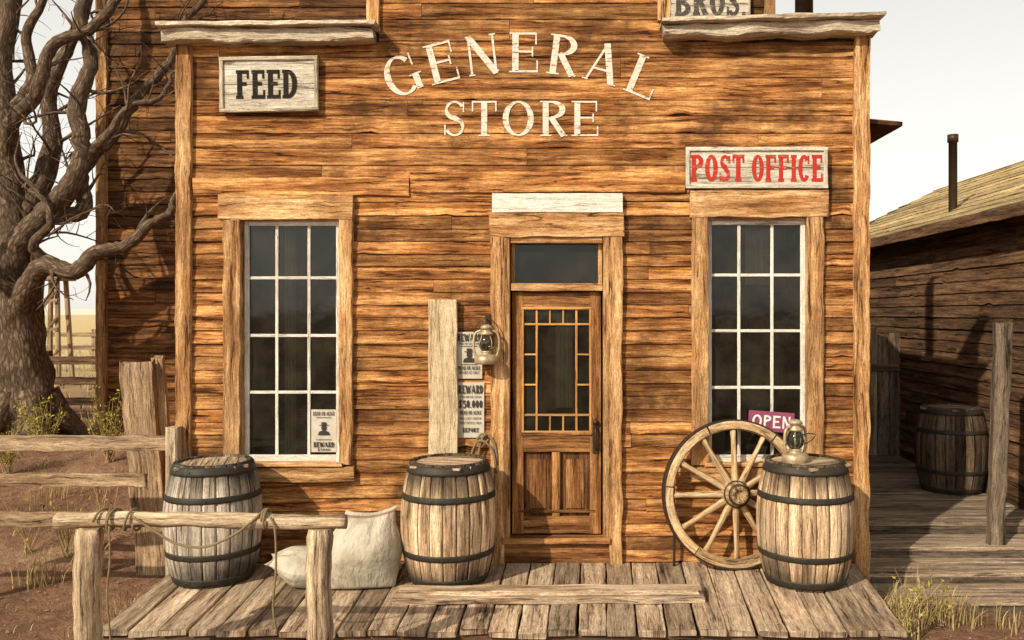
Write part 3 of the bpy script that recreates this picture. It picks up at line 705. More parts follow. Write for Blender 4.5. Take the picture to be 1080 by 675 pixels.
# ================================================================= LANTERNS
def lantern(x,y,z,s,label,hang=False,rot=0):
    root=empty('oil_lantern',(x,y,z),label,'lantern','oil lanterns');c=V((x,y,z))
    b=B();lathe(b,[(r*s,h*s) for r,h in((.0,0),(.08,0),(.09,.01),(.09,.055),(.065,.07),(.04,.075),(.04,.088),(.046,.092),(.035,.10),(0,.10))],c,24)
    b.build('fuel_tank','tin',root)
    b=B();lathe(b,[(r*s,h*s) for r,h in((.036,.10),(.054,.125),(.060,.155),(.052,.19),(.037,.215),(.034,.222))],c,24)
    b.build('globe','glass',root)
    b=B();lathe(b,[(r*s,h*s) for r,h in((.038,.218),(.052,.222),(.052,.236),(.036,.244),(.036,.264),(.048,.268),(.042,.288),(.016,.298),(0,.298))],c,20)
    b.build('cap','tin',root)
    b=B()
    for sg in(-1,1):
        tube(b,[c+V(p)*s for p in cr([(sg*.07,0,.05),(sg*.092,0,.10),(sg*.095,0,.18),(sg*.08,0,.235),(sg*.035,0,.255)],4)],.0105*s,6)
    for a in range(4):
        an=math.pi/4+a*math.pi/2
        tube(b,[c+V(p)*s for p in cr([(.038*math.cos(an),.038*math.sin(an),.105),(.065*math.cos(an),.065*math.sin(an),.155),(.04*math.cos(an),.04*math.sin(an),.222)],5)],.003*s,5)
    b.build('cage','tin',root)
    b=B();hp=[(-.088,0,.12),(-.1,.02,.2),(-.07,.03,.30),(0,.03,.345),(.07,.03,.30),(.1,.02,.2),(.088,0,.12)] if hang else [(-.088,0,.12),(-.11,-.05,.16),(-.08,-.1,.2),(0,-.12,.215),(.08,-.1,.2),(.11,-.05,.16),(.088,0,.12)]
    tube(b,[c+V(p)*s for p in cr(hp,5)],.0035*s,6);b.build('bail_handle','iron',root)
    if hang:
        b=B();tube(b,[c+V((0,.11,.36)),c+V((0,.03,.375)),c+V((0,-.0,.345)) ],.006,6);box(b,x-.02,x+.02,y+.105,y+.12,z+.30,z+.41);b.build('wall_bracket','iron',root)
    root.rotation_euler=(0,0,rot)
lantern(X(513,-.14),-.14,Z(384,-.14),1.1,'tin oil lantern hanging from the shop wall',True)
lantern(X(838,-.5),-.52,.925,1.15,'tin oil lantern standing on a barrel',False,.5)
# ================================================================= SIGNS
def sign(name,px0,px1,py0,py1,mat,label,tx,y=-.035,y_s=0,trimmat='trim',rot=0,face='signface'):
    c=V(((X(px0,y_s)+X(px1,y_s))/2,y_s,(Z(py0,y_s)+Z(py1,y_s))/2))
    root=empty(name,c,label,'sign')
    x0,x1,z0,z1=X(px0,y_s),X(px1,y_s),Z(py1,y_s),Z(py0,y_s);yy=y_s+y
    b=B();nb=2
    for i in range(nb):
        za=z0+(z1-z0)*i/nb;zb=z0+(z1-z0)*(i+1)/nb
        board(b,(x0+.005,yy,(za+zb)/2),(x1-.005,yy,(za+zb)/2),zb-za-.003,.025,(0,-1,0),jit=.0012)
    b.build('board',face,root)
    b=B();f=.032;yf=yy-.012
    board(b,(x0,yf,z1-f/2),(x1,yf,z1-f/2),f,.035,(0,-1,0),jit=.002);board(b,(x0,yf,z0+f/2),(x1,yf,z0+f/2),f,.035,(0,-1,0),jit=.002)
    board(b,(x0+f/2,yf,z0+f),(x0+f/2,yf,z1-f),f,.035,(0,-1,0),jit=.002);board(b,(x1-f/2,yf,z0+f),(x1-f/2,yf,z1-f),f,.035,(0,-1,0),jit=.002)
    b.build('border',trimmat,root)
    b=B()
    for (s,a0,a1,b0,b1,stl,gp) in tx: text(b,s,X(a0,y_s),Z(b1,y_s),X(a1,y_s)-X(a0,y_s),Z(b0,y_s)-Z(b1,y_s),yy-.0152,stl,gp)
    b.build('lettering',mat,root)
    root.rotation_euler=(0,rot,0);return root
sign('shop_sign',235,338,62,120,'blackp','cream weathered board sign reading FEED in black',[('FEED',252,316,76,106,'slab',.07)],y=-.05,rot=-.012,trimmat='beam')
sign('shop_sign',722,870,157,200,'redp','cream board sign reading POST OFFICE in red',[('POST',727,783,165,193,'slab',.08),('OFFICE',791,865,165,193,'slab',.08)],y=-.06,trimmat='signface')
sign('shop_sign',704,790,-22,25,'greyp','large cream board sign reading BROS in dark letters',[('BROS.',711,785,-11,19,'slab',.08)],y=-.08,y_s=5.98,trimmat='signface')
b=B();htrim(b,520,656,205,225,y=-.050,t=.03,jit=.003,rnd=(1,.2));b.build('blank_sign','sash',loc=(X(588),-.045,Z(215)),label='blank cream painted board above the shop door',cat='sign')
c=P(813,445,-.005);root=empty('open_sign',c,'small maroon sign reading OPEN hanging in the window','sign')
b=B();box(b,X(789),X(837),-.012,-.004,Z(455),Z(434));b.build('board','pink',root)
b=B();text(b,'OPEN',X(793),Z(451),X(833)-X(793),Z(438)-Z(451),-.0135,'sans',.16);b.build('lettering','white',root);root.rotation_euler=(0,.07,0)
def poster(px0,px1,py0,py1,y,lines,portrait,label):
    x0,x1,z0,z1=X(px0),X(px1),Z(py1),Z(py0);root=empty('poster',((x0+x1)/2,y,(z0+z1)/2),label,'poster','paper notices')
    b=B();nx_,nz=6,8
    for j in range(nz+1):
        for i in range(nx_+1):
            u,v=i/nx_,j/nz;k=-.006*max(0,abs(u-.5)*2-.75)*4*abs(noise.noise(V((px0,v*3,u))))
            b.v.append(V((x0+(x1-x0)*u,y+k,z0+(z1-z0)*v)))
    for j in range(nz):
        for i in range(nx_): q=j*(nx_+1)+i;b.face((q,q+1,q+nx_+2,q+nx_+1),[(0,0)]*4,(.5,.5))
    b.build('sheet','paper',root)
    b=B();W_=x1-x0;H_=z1-z0
    for s,a0,a1,v0,v1,stl in lines: text(b,s,x0+W_*a0,z0+H_*v0,W_*(a1-a0),H_*(v1-v0),y-.0075,stl,.12)
    if portrait:
        u0,u1,v0,v1=portrait;cx=x0+W_*(u0+u1)/2;cz=z0+H_*(v0+v1)/2;s=W_*(u1-u0)
        for a,bb,c_,d_ in((u0,u1,v0,v0+.012),(u0,u1,v1-.012,v1)): quad(b,[(x0+W_*a,y-.0075,z0+H_*c_),(x0+W_*bb,y-.0075,z0+H_*c_),(x0+W_*bb,y-.0075,z0+H_*d_),(x0+W_*a,y-.0075,z0+H_*d_)])
        for q_,pts in enumerate(([(s*.17*math.cos(t_*.5236),s*.05+s*.22*math.sin(t_*.5236)) for t_ in range(12)],[(-s*.4,-s*.42),(s*.4,-s*.42),(s*.3,-s*.2),(0,-s*.1),(-s*.3,-s*.2)],[(-s*.32,s*.2),(s*.32,s*.2),(s*.3,s*.24),(-s*.3,s*.24)],[(-s*.17,s*.25),(s*.17,s*.25),(s*.14,s*.42),(-s*.14,s*.42)])):
            A=len(b.v);b.v+=[V((cx+p[0],y-.0077-.0003*q_,cz+p[1])) for p in pts];b.face(tuple(range(A,A+len(pts))),[(0,0)]*len(pts),(.5,.5))
    b.build('print','ink',root);return root
poster(482,509,350,399,-.0330,[('REWARD',.04,.96,.80,.96,'slab'),('FOR INFORMATION',.1,.9,.73,.77,'tiny'),('REPORT AT ONCE',.1,.9,.10,.16,'tiny'),('DEAD OR ALIVE',.08,.92,.19,.27,'slab')],(.18,.82,.30,.70),'yellowed reward notice with dark portrait on the siding')
poster(483,511,403,461,-.0330,[('REWARD',.04,.96,.80,.95,'slab'),('FOR INFORMATION',.1,.9,.72,.76,'tiny'),('$50,000',.06,.94,.54,.68,'slab'),('DEAD OR ALIVE',.1,.9,.42,.49,'slab'),('WAS LAST SEEN IN',.1,.9,.33,.37,'tiny'),('POST OFFICE AREA',.1,.9,.25,.29,'tiny'),('REPORT',.2,.8,.10,.18,'slab')],None,'reward notice with dollar amount pinned on siding')
poster(328,355,432,477,.008,[('DEAD OR ALIVE',.08,.92,.86,.95,'slab'),('REWARD',.1,.9,.12,.24,'slab'),('$5000',.25,.75,.03,.09,'tiny')],(.2,.8,.29,.82),'wanted poster with portrait in the shop window')
# ================================================================= PLANKS
b=B();board(b,(X(468,-.075),-.09,0.003),(X(467,-.07),-.066,Z(316,-.07)),.238,.035,(0,-1,0),jit=.005,rnd=(.75,.4))
b.build('upright_plank','pale',loc=(X(468),-.08,0),label='tall pale plank standing against the shop wall',cat='plank')
b=B();board(b,(X(416,-1.0),-.98,.025),(X(742,-1.0),-.94,.025),.20,.045,(0,0,1),jit=.008,rnd=(.6,.9),step=.07);board(b,(X(420,-1.0),-.955,.066),(X(738,-1.0),-.925,.066),.15,.035,(0,0,1),jit=.008,rnd=(.85,.6),step=.07,rough_end=.02)
b.build('loose_plank','deck',loc=(X(578,-1),-.95,0),label='long weathered planks lying flat on the porch',cat='plank')
# ================================================================= SACKS
def sack(base,w_,h_,t_,lean,rotz,label,lie=False,seed=0):
    b=B();nu,nv=48,44
    def pt(u,v,side):
        su=abs(u);top=max(0,(v-.45)/.55)
        pr=(1-su**2.3)**.6*(min(1,v/.35)**.5)*(1-.975*top**1.7)
        wd=w_*(.86+.20*math.sin(min(1,v*1.3)*math.pi*.72)-.40*top**1.1+.07*max(0,(v-.92)/.08))
        x=u*wd/2;z=v*h_-.04*(1-u*u)*top**2+(.02 if u>0 else -.015)*top*su
        y=side*t_/2*pr
        nn=noise.noise(V((x*4+seed,z*3,side*3)))*.022
        fold=math.cos(u*10+3*noise.noise(V((seed,v*3,side))))*.020*top*(1-top*.3)
        y+=side*(nn+fold)*min(1,pr*1.6+.1*(1-su))
        x+=.015*noise.noise(V((seed,z*5,u)))+.07*top**1.4
        return V((x,y,z))
    rot=Matrix.Rotation(rotz,3,'Z')@Matrix.Rotation(lean,3,'X')
    if lie: rot=Matrix.Rotation(rotz,3,'Z')@Matrix.Rotation(math.radians(-82),3,'Y')@Matrix.Rotation(math.radians(90),3,'Z')
    bb=V(base)
    for side in(-1,1):
        A=len(b.v)
        for j in range(nv+1):
            for i in range(nu+1): b.v.append(rot@pt(-1+2*i/nu,j/nv,side))
        for j in range(nv):
            for i in range(nu):
                q=A+j*(nu+1)+i;f=(q,q+1,q+nu+2,q+nu+1)
                uv=[(i/nu*.6,j/nv),((i+1)/nu*.6,j/nv),((i+1)/nu*.6,(j+1)/nv),(i/nu*.6,(j+1)/nv)]
                if side>0:f=f[::-1];uv=uv[::-1]
                b.face(f,uv,(.5,.5),0,True)
    mz=min(p.z for p in b.v)
    for k,p in enumerate(b.v):
        z=p.z-mz
        if z<.07: z=.07*(z/.07)**2*.95+.004
        b.v[k]=V((p.x+bb.x,p.y+bb.y,bb.z+z))
    return b.build('burlap_sack','sack',loc=base,label=label,cat='sack',group='burlap sacks')
sack((X(383,-.62),-.70,0),.58,.60,.44,-.27,.12,'upright cream cloth sack slumped against a barrel',False,3)
sack((X(350,-.62),-.60,0),.42,.52,.27,0,.05,'small cream cloth sack lying flat on the porch',True,9)
# ================================================================= HITCHING RAIL
def rail():
    y=-2.2;root=empty('hitching_rail',(X(215,y),y,-.36),'pale round log hitching rail on two posts','hitching rail')
    def post(px):
        b=B();zt=Z(557,y);m=28
        tube(b,[V((X(px,y)+.006*math.sin(i*.5),y,-.5+(zt+.5)*i/m)) for i in range(m+1)],[.072+.003*math.sin(i*1.7) for i in range(m)]+[.064],18,rnd=(.8,.6),lump=.16);b.build('post','post',root)
    post(93);post(337)
    b=B();pts=[];rs=[]
    for i in range(50):
        f=i/49;pts.append(V((X(60+305*f,y),y+.01*math.sin(f*7),Z(549-1.5*math.sin(f*5),y)+.006*noise.noise(V((f*12,4,0))))));rs.append(.048-.006*f+.006*noise.noise(V((f*14,0,0))))
    tube(b,pts,rs,18,rnd=(.9,.6),lump=.25);b.build('crossbar','post',root)
rail()
def ropeo():
    y=-2.2;b=B();r=.0075;zc=Z(548,y)
    L=[]
    for i in range(100):
        t=i/100*4*2*math.pi;L.append(V((X(104+40*i/100,y)+.03*math.sin(t*.37),y-.060*math.cos(t),zc+.062*math.sin(t))))
    tube(b,L,r,7)
    tube(b,cr([P(140,545,y-.06),P(160,558,y-.06),P(185,573,y-.07),P(215,577,y-.07),P(245,565,y-.065),P(268,548,y-.06),P(277,540,y),P(280,548,y+.05)],7),r,7)
    tube(b,cr([P(285,545,y-.05),P(290,560,y-.07),P(291,600,y-.06),P(288,640,y-.05),P(292,668,y-.03)],7),r*.85,7)
    tube(b,cr([P(115,555,y-.06),P(116,590,y-.06),P(113,630,y-.05),P(118,690,y-.03)],6),r*.8,7)
    L=[]
    for i in range(40):
        t=i/39*4*math.pi;L.append(V((X(279+i*.12,y),y-.056*math.cos(t),Z(547,y)+.056*math.sin(t))))
    tube(b,L,r,7)
    b.build('rope','rope',loc=(X(190,y),y,.9),label='hemp rope wound round and drooping from the rail',cat='rope')
ropeo()
b=B()
for k,(cx,cz,rx,rz) in enumerate(((512,492,13,36),(515,488,10,31),(510,496,14,33))):
    tube(b,[V((X(cx)+rx/125*math.cos(a/24*6.283),-.06-.013*k,Z(cz)+rz/125*math.sin(a/24*6.283)+.01*math.sin(a))) for a in range(25)],.010,7)
tube(b,[(X(513),-.0,Z(457)),(X(513),-.1,Z(458)),(X(513),-.105,Z(455))],.006,6)
b.build('rope_coil','rope',loc=(X(513),-.05,Z(489)),label='coiled old rope hanging on the shop wall',cat='rope coil')
# ================================================================= FENCE
def fence1():
    y=-.12;root=empty('rail_fence',(-5.2,y,-.36),'weathered three rail fence joining the shop corner','fence')
    for px,top in((183,450),(-60,452)):
        b=B();board(b,(X(px,y),y,-.5),(X(px,y),y,Z(top,y)),.10,.10,(0,-1,0),jit=.006,ch=.015);b.build('fence_post','post',root)
    for a,c,m,rn in((460,476,178,(.9,.5)),(500,513,150,(.4,.5)),(541,556,178,(.2,.5))):
        b=B();board(b,(X(-160,y),y+.065,Z((a+c)/2,y)),(X(m,y),y+.065,Z((a+c)/2+1,y)),(c-a)/125,.04,(0,-1,0),jit=.011,rnd=rn,step=.05);b.build('rail','fence',root)
fence1()
root=empty('broken_post',(X(147,.8),.8,-.3),'broad broken upright plank leaning behind the fence','post')
b=B();board(b,(X(163,.8),.82,-.4),(X(143,.8),.82,Z(382,.8)),.31,.07,(0,-1,0),jit=.014,rnd=(.55,.3),step=.06,rough_end=.03);b.build('board','fence',root)
b=B();board(b,(X(178,.8),.90,-.4),(X(161,.8),.90,Z(376,.8)),.10,.06,(0,-1,0),jit=.012,rnd=(.9,.3),rough_end=.03);b.build('board','fence',root)
def fence2(x0,x1,y,n,hgt,label,mat='dark',rails=3,th=.05):
    z=gh((x0+x1)/2,y);root=empty('rail_fence',((x0+x1)/2,y,z),label,'fence','fences beyond the yard')
    for i in range(n):
        x=x0+(x1-x0)*i/(n-1);b=B();board(b,(x,y,gh(x,y)-.1),(x,y,gh(x,y)+hgt),.12,.12,(0,-1,0),jit=.01);b.build('fence_post',mat,root)
    for k in range(rails):
        zz=hgt*(.28+.6*k/(rails-1));b=B();board(b,(x0-.1,y-.08,gh(x0,y)+zz),(x1+.1,y-.08,gh(x1,y)+zz),.13,th,(0,-1,0),jit=.01);b.build('rail',mat,root)
fence2(-10.2,-7.4,7.2,3,1.15,'dark three rail fence behind the tree')
fence2(-30,-12,19,8,1.3,'pale rail fence across the dry field','fence')
root=empty('wooden_tower',(X(57,14),14,.3),'small wooden framework tower out in the field','tower')
b=B();cx=X(57,14)
for sx in(-1,1):
    for sy in(-1,1): board(b,(cx+sx*.30,14+sy*.3,.2),(cx+sx*.18,14+sy*.18,Z(292,14)),.09,.09,(0,-1,0))
for z in(.9,1.7,2.4): board(b,(cx-.27,13.7,z),(cx+.27,13.7,z),.08,.05,(0,-1,0));board(b,(cx-.27,13.69,z-.4),(cx+.27,13.69,z+.3),.06,.04,(0,-1,0))
b.build('frame','fence',root)
b=B();box(b,cx-.35,cx+.35,13.65,14.35,Z(296,14),Z(290,14));b.build('platform','fence',root)
# ================================================================= BACK BUILDING
bb=empty('back_building',(-2,6,-.3),'tall two storey brown wooden building behind the shop','building')
w=B();x0,x1=X(108,6),X(812,6)
claps(w,(x0,6,-.4),(1,0,0),(0,0,1),(0,-1,0),x1-x0,8.3,.19,lap=.03,jit=.01,step=.16)
claps(w,(x0,11,-.4),(0,-1,0),(0,0,1),(-1,0,0),5,8.3,.19,lap=.03,step=.5)
claps(w,(x1,6,-.4),(0,1,0),(0,0,1),(1,0,0),5,8.3,.19,lap=.03,step=.5)
box(w,x0+.01,x1-.01,6.02,11,-.4,7.88)
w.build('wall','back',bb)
for xx in(x0+.02,x1-.02): part('corner_board','trim',bb,lambda b:board(b,(xx,5.95,-.4),(xx,5.95,7.9),.16,.07,(0,-1,0),jit=.01,rnd=(.0,.9)))
b=B();board(b,(x0-.3,5.7,7.95),(x1+.3,5.7,7.95),.06,.9,(0,-1,0));board(b,(x0-.3,8.5,8.3),(x1+.3,8.5,8.3),.06,5.4,(0,-1,0));b.build('roof','dark',bb)
# ================================================================= RIGHT BUILDING
rb=empty('alley_building',(6,5,-.36),'low dark brown wooden building with yellowed plank roof','building')
w=B();claps(w,(4.9,10,-.36),(0,-1,0),(0,0,1),(-1,0,0),8.8,3.62,.15,lap=.025,jit=.008,step=.12)
box(w,4.92,10,1.22,10,-.36,3.2,0);claps(w,(4.9,1.2,-.36),(1,0,0),(0,0,1),(0,-1,0),5.1,3.6,.15,lap=.025,step=.4)
A=len(w.v);w.v+=[V((4.9,1.2,3.24)),V((10.1,1.2,3.24)),V((7.5,1.2,4.5))];w.face((A,A+1,A+2),[(0,0),(5,0),(2.5,1.3)],(.5,.5))
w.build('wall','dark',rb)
r_=B();up=V((2.85,0,1.37));Ls=up.length
claps(r_,(4.62,10.2,3.2),(0,-1,0),up,(-1.37,0,2.85),9.2,Ls,.26,lap=.022,jit=.006,joint=(1.2,3),step=.2,base=.012)
claps(r_,(10.38,1.0,3.2),(0,1,0),(-2.85,0,1.37),(1.37,0,2.85),9.2,Ls,.26,lap=.022,joint=(1,2),step=.5,base=.012)
for s in(0,1):
    a=4.62 if s==0 else 10.38
    board(r_,(a,5.6,3.19),(7.5,5.6,4.56),9.1,.05,(-1.37 if s==0 else 1.37,0,2.85),jit=.001)
r_.build('roof','roof',rb)
b=B();board(b,(4.60,1.0,3.16),(4.60,10.2,3.16),.14,.035,(-1,0,0),jit=.006);b.build('fascia','dark',rb)
b=B();c=P(1005,200,4.2);lathe(b,[(.055,3.2),(.055,4.38),(.07,4.38),(.07,4.48),(.055,4.48),(0,4.47)],(c.x,4.2,0),16);b.build('stovepipe','iron',rb)
# ================================================================= ALLEY
root=empty('alley_boardwalk',(3.8,3,-.36),'dim plank boardwalk with steps running down the alley','boardwalk')
b=B();y=1.45
while y<5.3:
    board(b,(2.60,y,-.02),(4.84,y,-.02+R.uniform(-.004,.004)),.164,.04,(0,0,1),jit=.005,rnd=(R.random(),R.random()));y+=.175
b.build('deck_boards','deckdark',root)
for k,(y,z) in enumerate(((1.06,-.12),(.56,-.21),(.06,-.29))):
    b=B()
    for j in range(3): board(b,(2.62,y+.15-j*.16,z),(4.84,y+.15-j*.16,z),.148,.04,(0,0,1),jit=.006,rnd=(R.uniform(.6,1.3),R.random()))
    board(b,(2.64,y-.235,z-.06),(4.82,y-.235,z-.06),.08,.03,(0,-1,0),jit=.004,rnd=(-.6,.3))
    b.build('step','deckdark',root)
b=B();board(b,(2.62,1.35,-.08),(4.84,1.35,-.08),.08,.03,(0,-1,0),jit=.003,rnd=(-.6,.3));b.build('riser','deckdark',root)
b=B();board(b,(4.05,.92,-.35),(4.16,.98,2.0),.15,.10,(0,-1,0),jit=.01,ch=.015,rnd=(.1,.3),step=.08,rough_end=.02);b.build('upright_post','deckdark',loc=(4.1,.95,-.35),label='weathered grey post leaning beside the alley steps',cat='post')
root=empty('board_fence',(3.8,5.4,0),'dark weathered vertical board fence closing the alley','fence')
x=2.75;b=B()
while x<4.85:
    board(b,(x,5.4,-.3),(x,5.4,1.75+R.uniform(-.12,.15)),.16,.03,(0,-1,0),jit=.005);x+=.172
b.build('boards','deckdark',root)
b=B();board(b,(2.7,5.35,1.3),(4.85,5.35,1.3),.1,.04,(0,-1,0));b.build('rail','dark',root)
# ================================================================= TREE
def tree():
    base=V((X(24,5),5,gh(X(24,5),5)));root=empty('bare_tree',base,'gnarled bare old tree with twisting limbs','tree')
    s=12.2/900
    tr=B()
    def pp(px,py,dy=0): return V((X(px,5),5+dy,Z(py,5)))
    tube(tr,cr([pp(20,500),pp(22,450),pp(20,400),pp(16,350),pp(12,300),pp(12,250)],8),[.60-.33*(i/40)**.7 for i in range(41)],28,lump=.28)
    for a in range(6):
        an=a*1.05+.3;d=V((math.cos(an),math.sin(an),0))
        tube(tr,cr([base+V((0,0,.65))+d*.28,base+V((0,0,.28))+d*.5,base+d*.85+V((0,0,.0)),base+d*1.2+V((0,0,-.15))],4),[.2,.2,.19,.18,.17,.15,.13,.12,.1,.08,.06,.05,.04],10,lump=.3)
    tr.build('trunk','bark',root)
    c=B()
    limbs=[([(12,270,0),(6,200,.1),(0,140,.1),(-10,60,.2),(-2,-20,.3),(-15,-90,.3)],20,8),
     ([(20,335,-.1),(40,306,-.25),(66,282,-.4),(98,288,-.45),(122,268,-.45),(148,262,-.4),(168,240,-.3),(186,226,-.2),(190,212,-.2)],13,3),
     ([(16,290,0),(34,255,-.2),(60,230,-.3),(88,205,-.4),(104,170,-.4),(98,120,-.4),(108,70,-.3),(98,20,-.3),(110,-40,-.2)],15,5),
     ([(10,240,.1),(30,200,.2),(42,150,.3),(38,95,.3),(60,40,.3),(80,-10,.3),(76,-60,.3)],13,4),
     ([(60,232,-.3),(92,222,-.1),(82,180,.1),(112,140,.2),(135,95,.3),(168,60,.3),(186,15,.3),(215,-20,.3)],9,3),
     ([(8,180,.1),(25,140,-.3),(60,110,-.5),(78,60,-.5),(120,40,-.5),(150,0,-.5),(165,-40,-.5)],9,3.5),
     ([(-5,330,0),(-40,280,0),(-90,240,.1),(-140,180,.2),(-180,100,.2)],18,5),
     ([(4,120,.1),(20,80,.3),(14,30,.3),(35,-20,.3),(30,-80,.3)],8,2.5),
     ([(70,281,-.3),(58,262,-.5),(80,240,-.6),(72,214,-.6),(50,190,-.6)],6,2),
     ([(30,310,-.2),(10,290,-.6),(-10,250,-.7),(10,215,-.7),(-6,170,-.7),(16,120,-.7)],7,2),
     ([(104,170,-.4),(130,150,-.4),(150,120,-.4),(178,110,-.3),(190,80,-.2)],6,1.5)]
    def clampy(p): 
        p.y=max(3.6,min(5.72,p.y));return p
    def grow(p,d,L,r,lvl):
        n=max(4,int(L/.12));pts=[p.copy()];q=p.copy();dd=d.normalized();curl=V((R.gauss(0,1),R.gauss(0,1),R.gauss(0,1)))*.25
        rs=[r]
        for i in range(n):
            if R.random()<.3: curl=V((R.gauss(0,1),R.gauss(0,.7),R.gauss(0,1)))*.30
            dd=(dd+curl+V((0,0,.07))).normalized();q=clampy(q+dd*L/n);pts.append(q.copy());rs.append(max(.003,r*(1-.8*(i+1)/n)))
            if lvl<3 and R.random()<(.52 if lvl<2 else .42) and i>0:
                sd=dd.cross(V((R.gauss(0,1),R.gauss(0,1),R.gauss(0,1)))).normalized()
                grow(q,(dd*.5+sd+V((0,0,.2))),L*R.uniform(.35,.65),rs[-1]*.6,lvl+1)
        tube(c,pts,rs,5 if lvl<2 else 3,cap=False)
    for L,r0,r1 in limbs:
        pts=cr([pp(a,b_,d) for a,b_,d in L],7);n=len(pts)
        for i in range(1,n-1): pts[i]+=V((R.gauss(0,1),R.gauss(0,1),R.gauss(0,1)))*.008
        rs=[(r0+(r1-r0)*(i/(n-1))**.8)*s for i in range(n)]
        tube(c,pts,rs,14,lump=.14)
        for i in range(6,n,4):
            if R.random()<.85:
                d=(pts[min(i+1,n-1)]-pts[i-1]).normalized();sd=d.cross(V((R.gauss(0,.4),R.choice((-1,1)),R.gauss(0,.4)))).normalized()
                grow(pts[i],d*.6+sd,R.uniform(.5,1.25),min(rs[i]*.40,.032),1)
        grow(pts[-1],pts[-1]-pts[-2],.6,rs[-1],1)
    c.build('crown','bark',root,label='bare twisting limbs and fine twigs')
tree()
# ================================================================= PLANTS
def blades(b,c,n,hh,sp,wd=.006,lean=.5):
    for i in range(n):
        a=R.random()*6.283;r=R.random()*sp;p=V((c[0]+r*math.cos(a),c[1]+r*math.sin(a),c[2]));L=hh*R.uniform(.45,1.1);a2=R.random()*6.28
        d=V((math.cos(a2),math.sin(a2),0))*lean*R.random()*L;sd=V((-math.sin(a2+.7),math.cos(a2+.7),0))*wd*R.uniform(.6,1.3);rn=rr();A=len(b.v)
        for k,f in enumerate((0,.5,.85)): 
            q=p+d*f*f+V((0,0,L*f*(1-.25*f)));b.v+=[q-sd*(1-f*.6),q+sd*(1-f*.6)]
        b.v.append(p+d*1.15+V((0,0,L*.76)))
        b.face((A,A+1,A+3,A+2),[(0,0)]*4,rn);b.face((A+2,A+3,A+5,A+4),[(0,0)]*4,rn);b.face((A+4,A+5,A+6),[(0,0)]*3,rn)
def shrub(b,c,n,hh,sp,nl):
    for i in range(n):
        a=R.random()*6.283;tip=V(c)+V((math.cos(a)*sp*R.random(),math.sin(a)*sp*R.random(),hh*R.uniform(.6,1.1)));mid=(V(c)+tip)/2+V((R.gauss(0,.03),R.gauss(0,.03),.02))
        pts=cr([V(c)+V((R.gauss(0,.02),R.gauss(0,.02),0)),mid,tip],4);tube(b,pts,[.004]*4+[.003]*4+[.0015],4,cap=False,mi=0)
        for k in range(nl):
            f=R.uniform(.3,1);q=pts[min(len(pts)-1,int(f*len(pts)))]+V((R.gauss(0,.03),R.gauss(0,.03),R.gauss(0,.02)));s_=R.uniform(.008,.02);e1=V((R.gauss(0,1),R.gauss(0,1),R.gauss(0,1))).normalized()*s_*1.6;e2=e1.cross(V((R.gauss(0,1),R.gauss(0,1),R.gauss(0,1)))).normalized()*s_
            A=len(b.v);b.v+=[q-e1,q+e2*.6,q+e1,q-e2*.6];b.face((A,A+1,A+2,A+3),[(0,0)]*4,rr(),1)
def tuft(px,y,n,hh,sp,label='clump of dry straw coloured grass'):
    x=X(px,y);z=gh(x,y);b=B();blades(b,(x,y,z),n,hh,sp,.004);b.build('grass_tuft','straw',loc=(x,y,z),label=label,cat='grass tuft',group='dry weeds around the yard')
def bush(px,y,n,hh,sp,nl,label='scrubby weed with small yellow green leaves'):
    x=X(px,y);z=gh(x,y);b=B();shrub(b,(x,y,z),n,hh,sp,nl);b.build('weed_bush',['straw','leaf'],loc=(x,y,z),label=label,cat='weed',group='leafy weeds around the yard')
for px,y,n,h_,s_ in((140,-.5,90,.34,.14),(158,-.7,80,.30,.12),(122,-.6,60,.26,.14),(95,.9,50,.4,.2),(40,.5,60,.35,.25),(960,-.75,80,.42,.12),(990,-.5,70,.38,.15),(945,-.4,70,.4,.15),(940,-1.0,40,.3,.1),(60,2.6,50,.4,.3),(1015,-.5,60,.34,.15),(1060,-.5,40,.25,.2)):
    tuft(px,y,n,h_,s_)
for px,y,n,h_,s_,nl in((115,3.6,26,.9,.4,26),(45,4.0,26,.7,.5,26),(8,3.2,20,.7,.4,24),(975,-.65,20,.45,.24,6),(950,-.85,12,.35,.15,5),(70,1.2,14,.6,.3,3),(105,1.4,14,.7,.3,3),(30,1.3,12,.6,.3,3)):
    bush(px,y,n,h_,s_,nl)
b=B()
for i in range(900):
    y=R.uniform(7,40);x=R.uniform(-1.25*(D+y)*.6-6,-7.6)
    blades(b,(x,y,gh(x,y)),4,.3,.3,.012)
for i in range(260):
    x=R.uniform(-7.5,-3.5);y=R.uniform(-1.6,5);blades(b,(x,y,gh(x,y)),4,.09,.12,.004)
b.build('grass','straw',kind='stuff',label='dry yellow grass over the field',cat='grass')
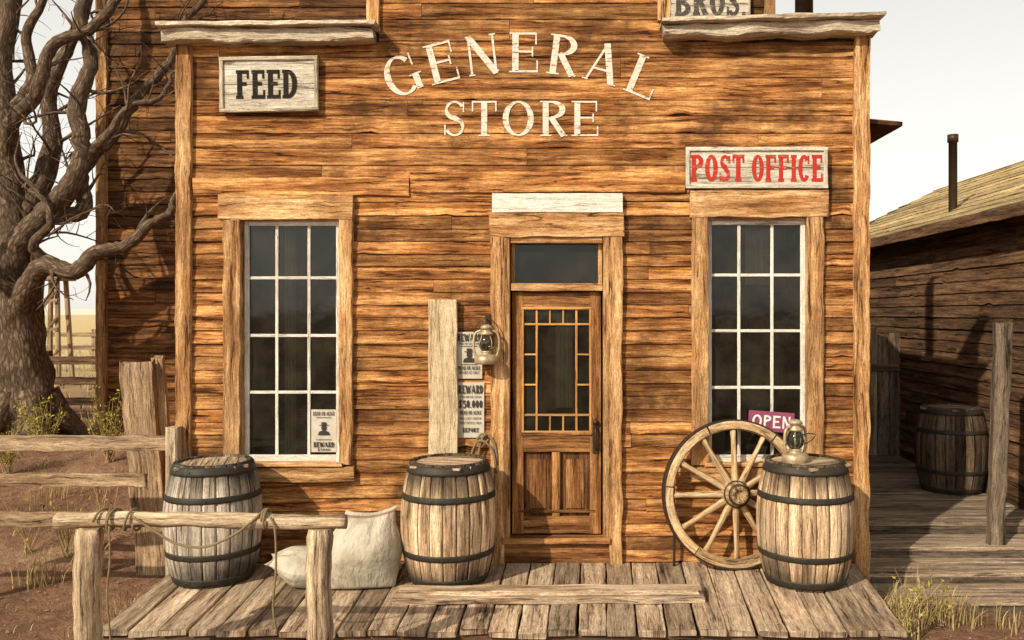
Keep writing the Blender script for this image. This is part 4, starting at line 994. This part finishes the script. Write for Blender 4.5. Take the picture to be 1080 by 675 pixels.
# ================================================================= LIGHT, SKY, CAMERA
az,el=math.radians(38),math.radians(34)
sd=V((-math.sin(az)*math.cos(el),-math.cos(az)*math.cos(el),math.sin(el)))
l=bpy.data.lights.new('sun','SUN');l.energy=4.9;l.angle=math.radians(.8);l.color=(1,.885,.71)
lo=bpy.data.objects.new('sun',l);lo.rotation_euler=(-sd).to_track_quat('-Z','Y').to_euler();sc.collection.objects.link(lo)
wd=bpy.data.worlds.new('World');sc.world=wd;wd.use_nodes=True;nt=wd.node_tree;nt.nodes.clear()
sky=nt.nodes.new('ShaderNodeTexSky');sky.sky_type='NISHITA';sky.sun_disc=False;sky.sun_elevation=el;sky.sun_rotation=math.pi+az;sky.dust_density=3;sky.air_density=1.2;sky.ozone_density=.6
hs=nt.nodes.new('ShaderNodeHueSaturation');hs.inputs['Saturation'].default_value=.25;hs.inputs['Value'].default_value=1.2
mx=nt.nodes.new('ShaderNodeMix');mx.data_type='RGBA';mx.blend_type='MIX';mx.inputs[0].default_value=.65;mx.inputs[7].default_value=(8.2,7.9,7.1,1)
tc=nt.nodes.new('ShaderNodeTexCoord');sx=nt.nodes.new('ShaderNodeSeparateXYZ');mp=nt.nodes.new('ShaderNodeMapRange')
for i,v in enumerate((0.02,.8,.158,.07)): mp.inputs[i+1].default_value=v
bg=nt.nodes.new('ShaderNodeBackground');ou_=nt.nodes.new('ShaderNodeOutputWorld')
nt.links.new(tc.outputs['Generated'],sx.inputs[0]);nt.links.new(sx.outputs[2],mp.inputs[0]);nt.links.new(mp.outputs[0],bg.inputs[1])
nt.links.new(sky.outputs[0],hs.inputs['Color']);nt.links.new(hs.outputs[0],mx.inputs[6]);nt.links.new(mx.outputs[2],bg.inputs[0]);nt.links.new(bg.outputs[0],ou_.inputs[0])
cam=bpy.data.cameras.new('camera');co=bpy.data.objects.new('camera',cam);sc.collection.objects.link(co)
co.location=(0,-D,HZ);co.rotation_euler=(math.pi/2,0,0);cam.sensor_width=36;cam.lens=30;cam.shift_x=-60/1080;cam.shift_y=-7.5/1080;cam.clip_end=5000
sc.camera=co
for o in list(bpy.data.objects):
    if 'o' in o: del o['o']
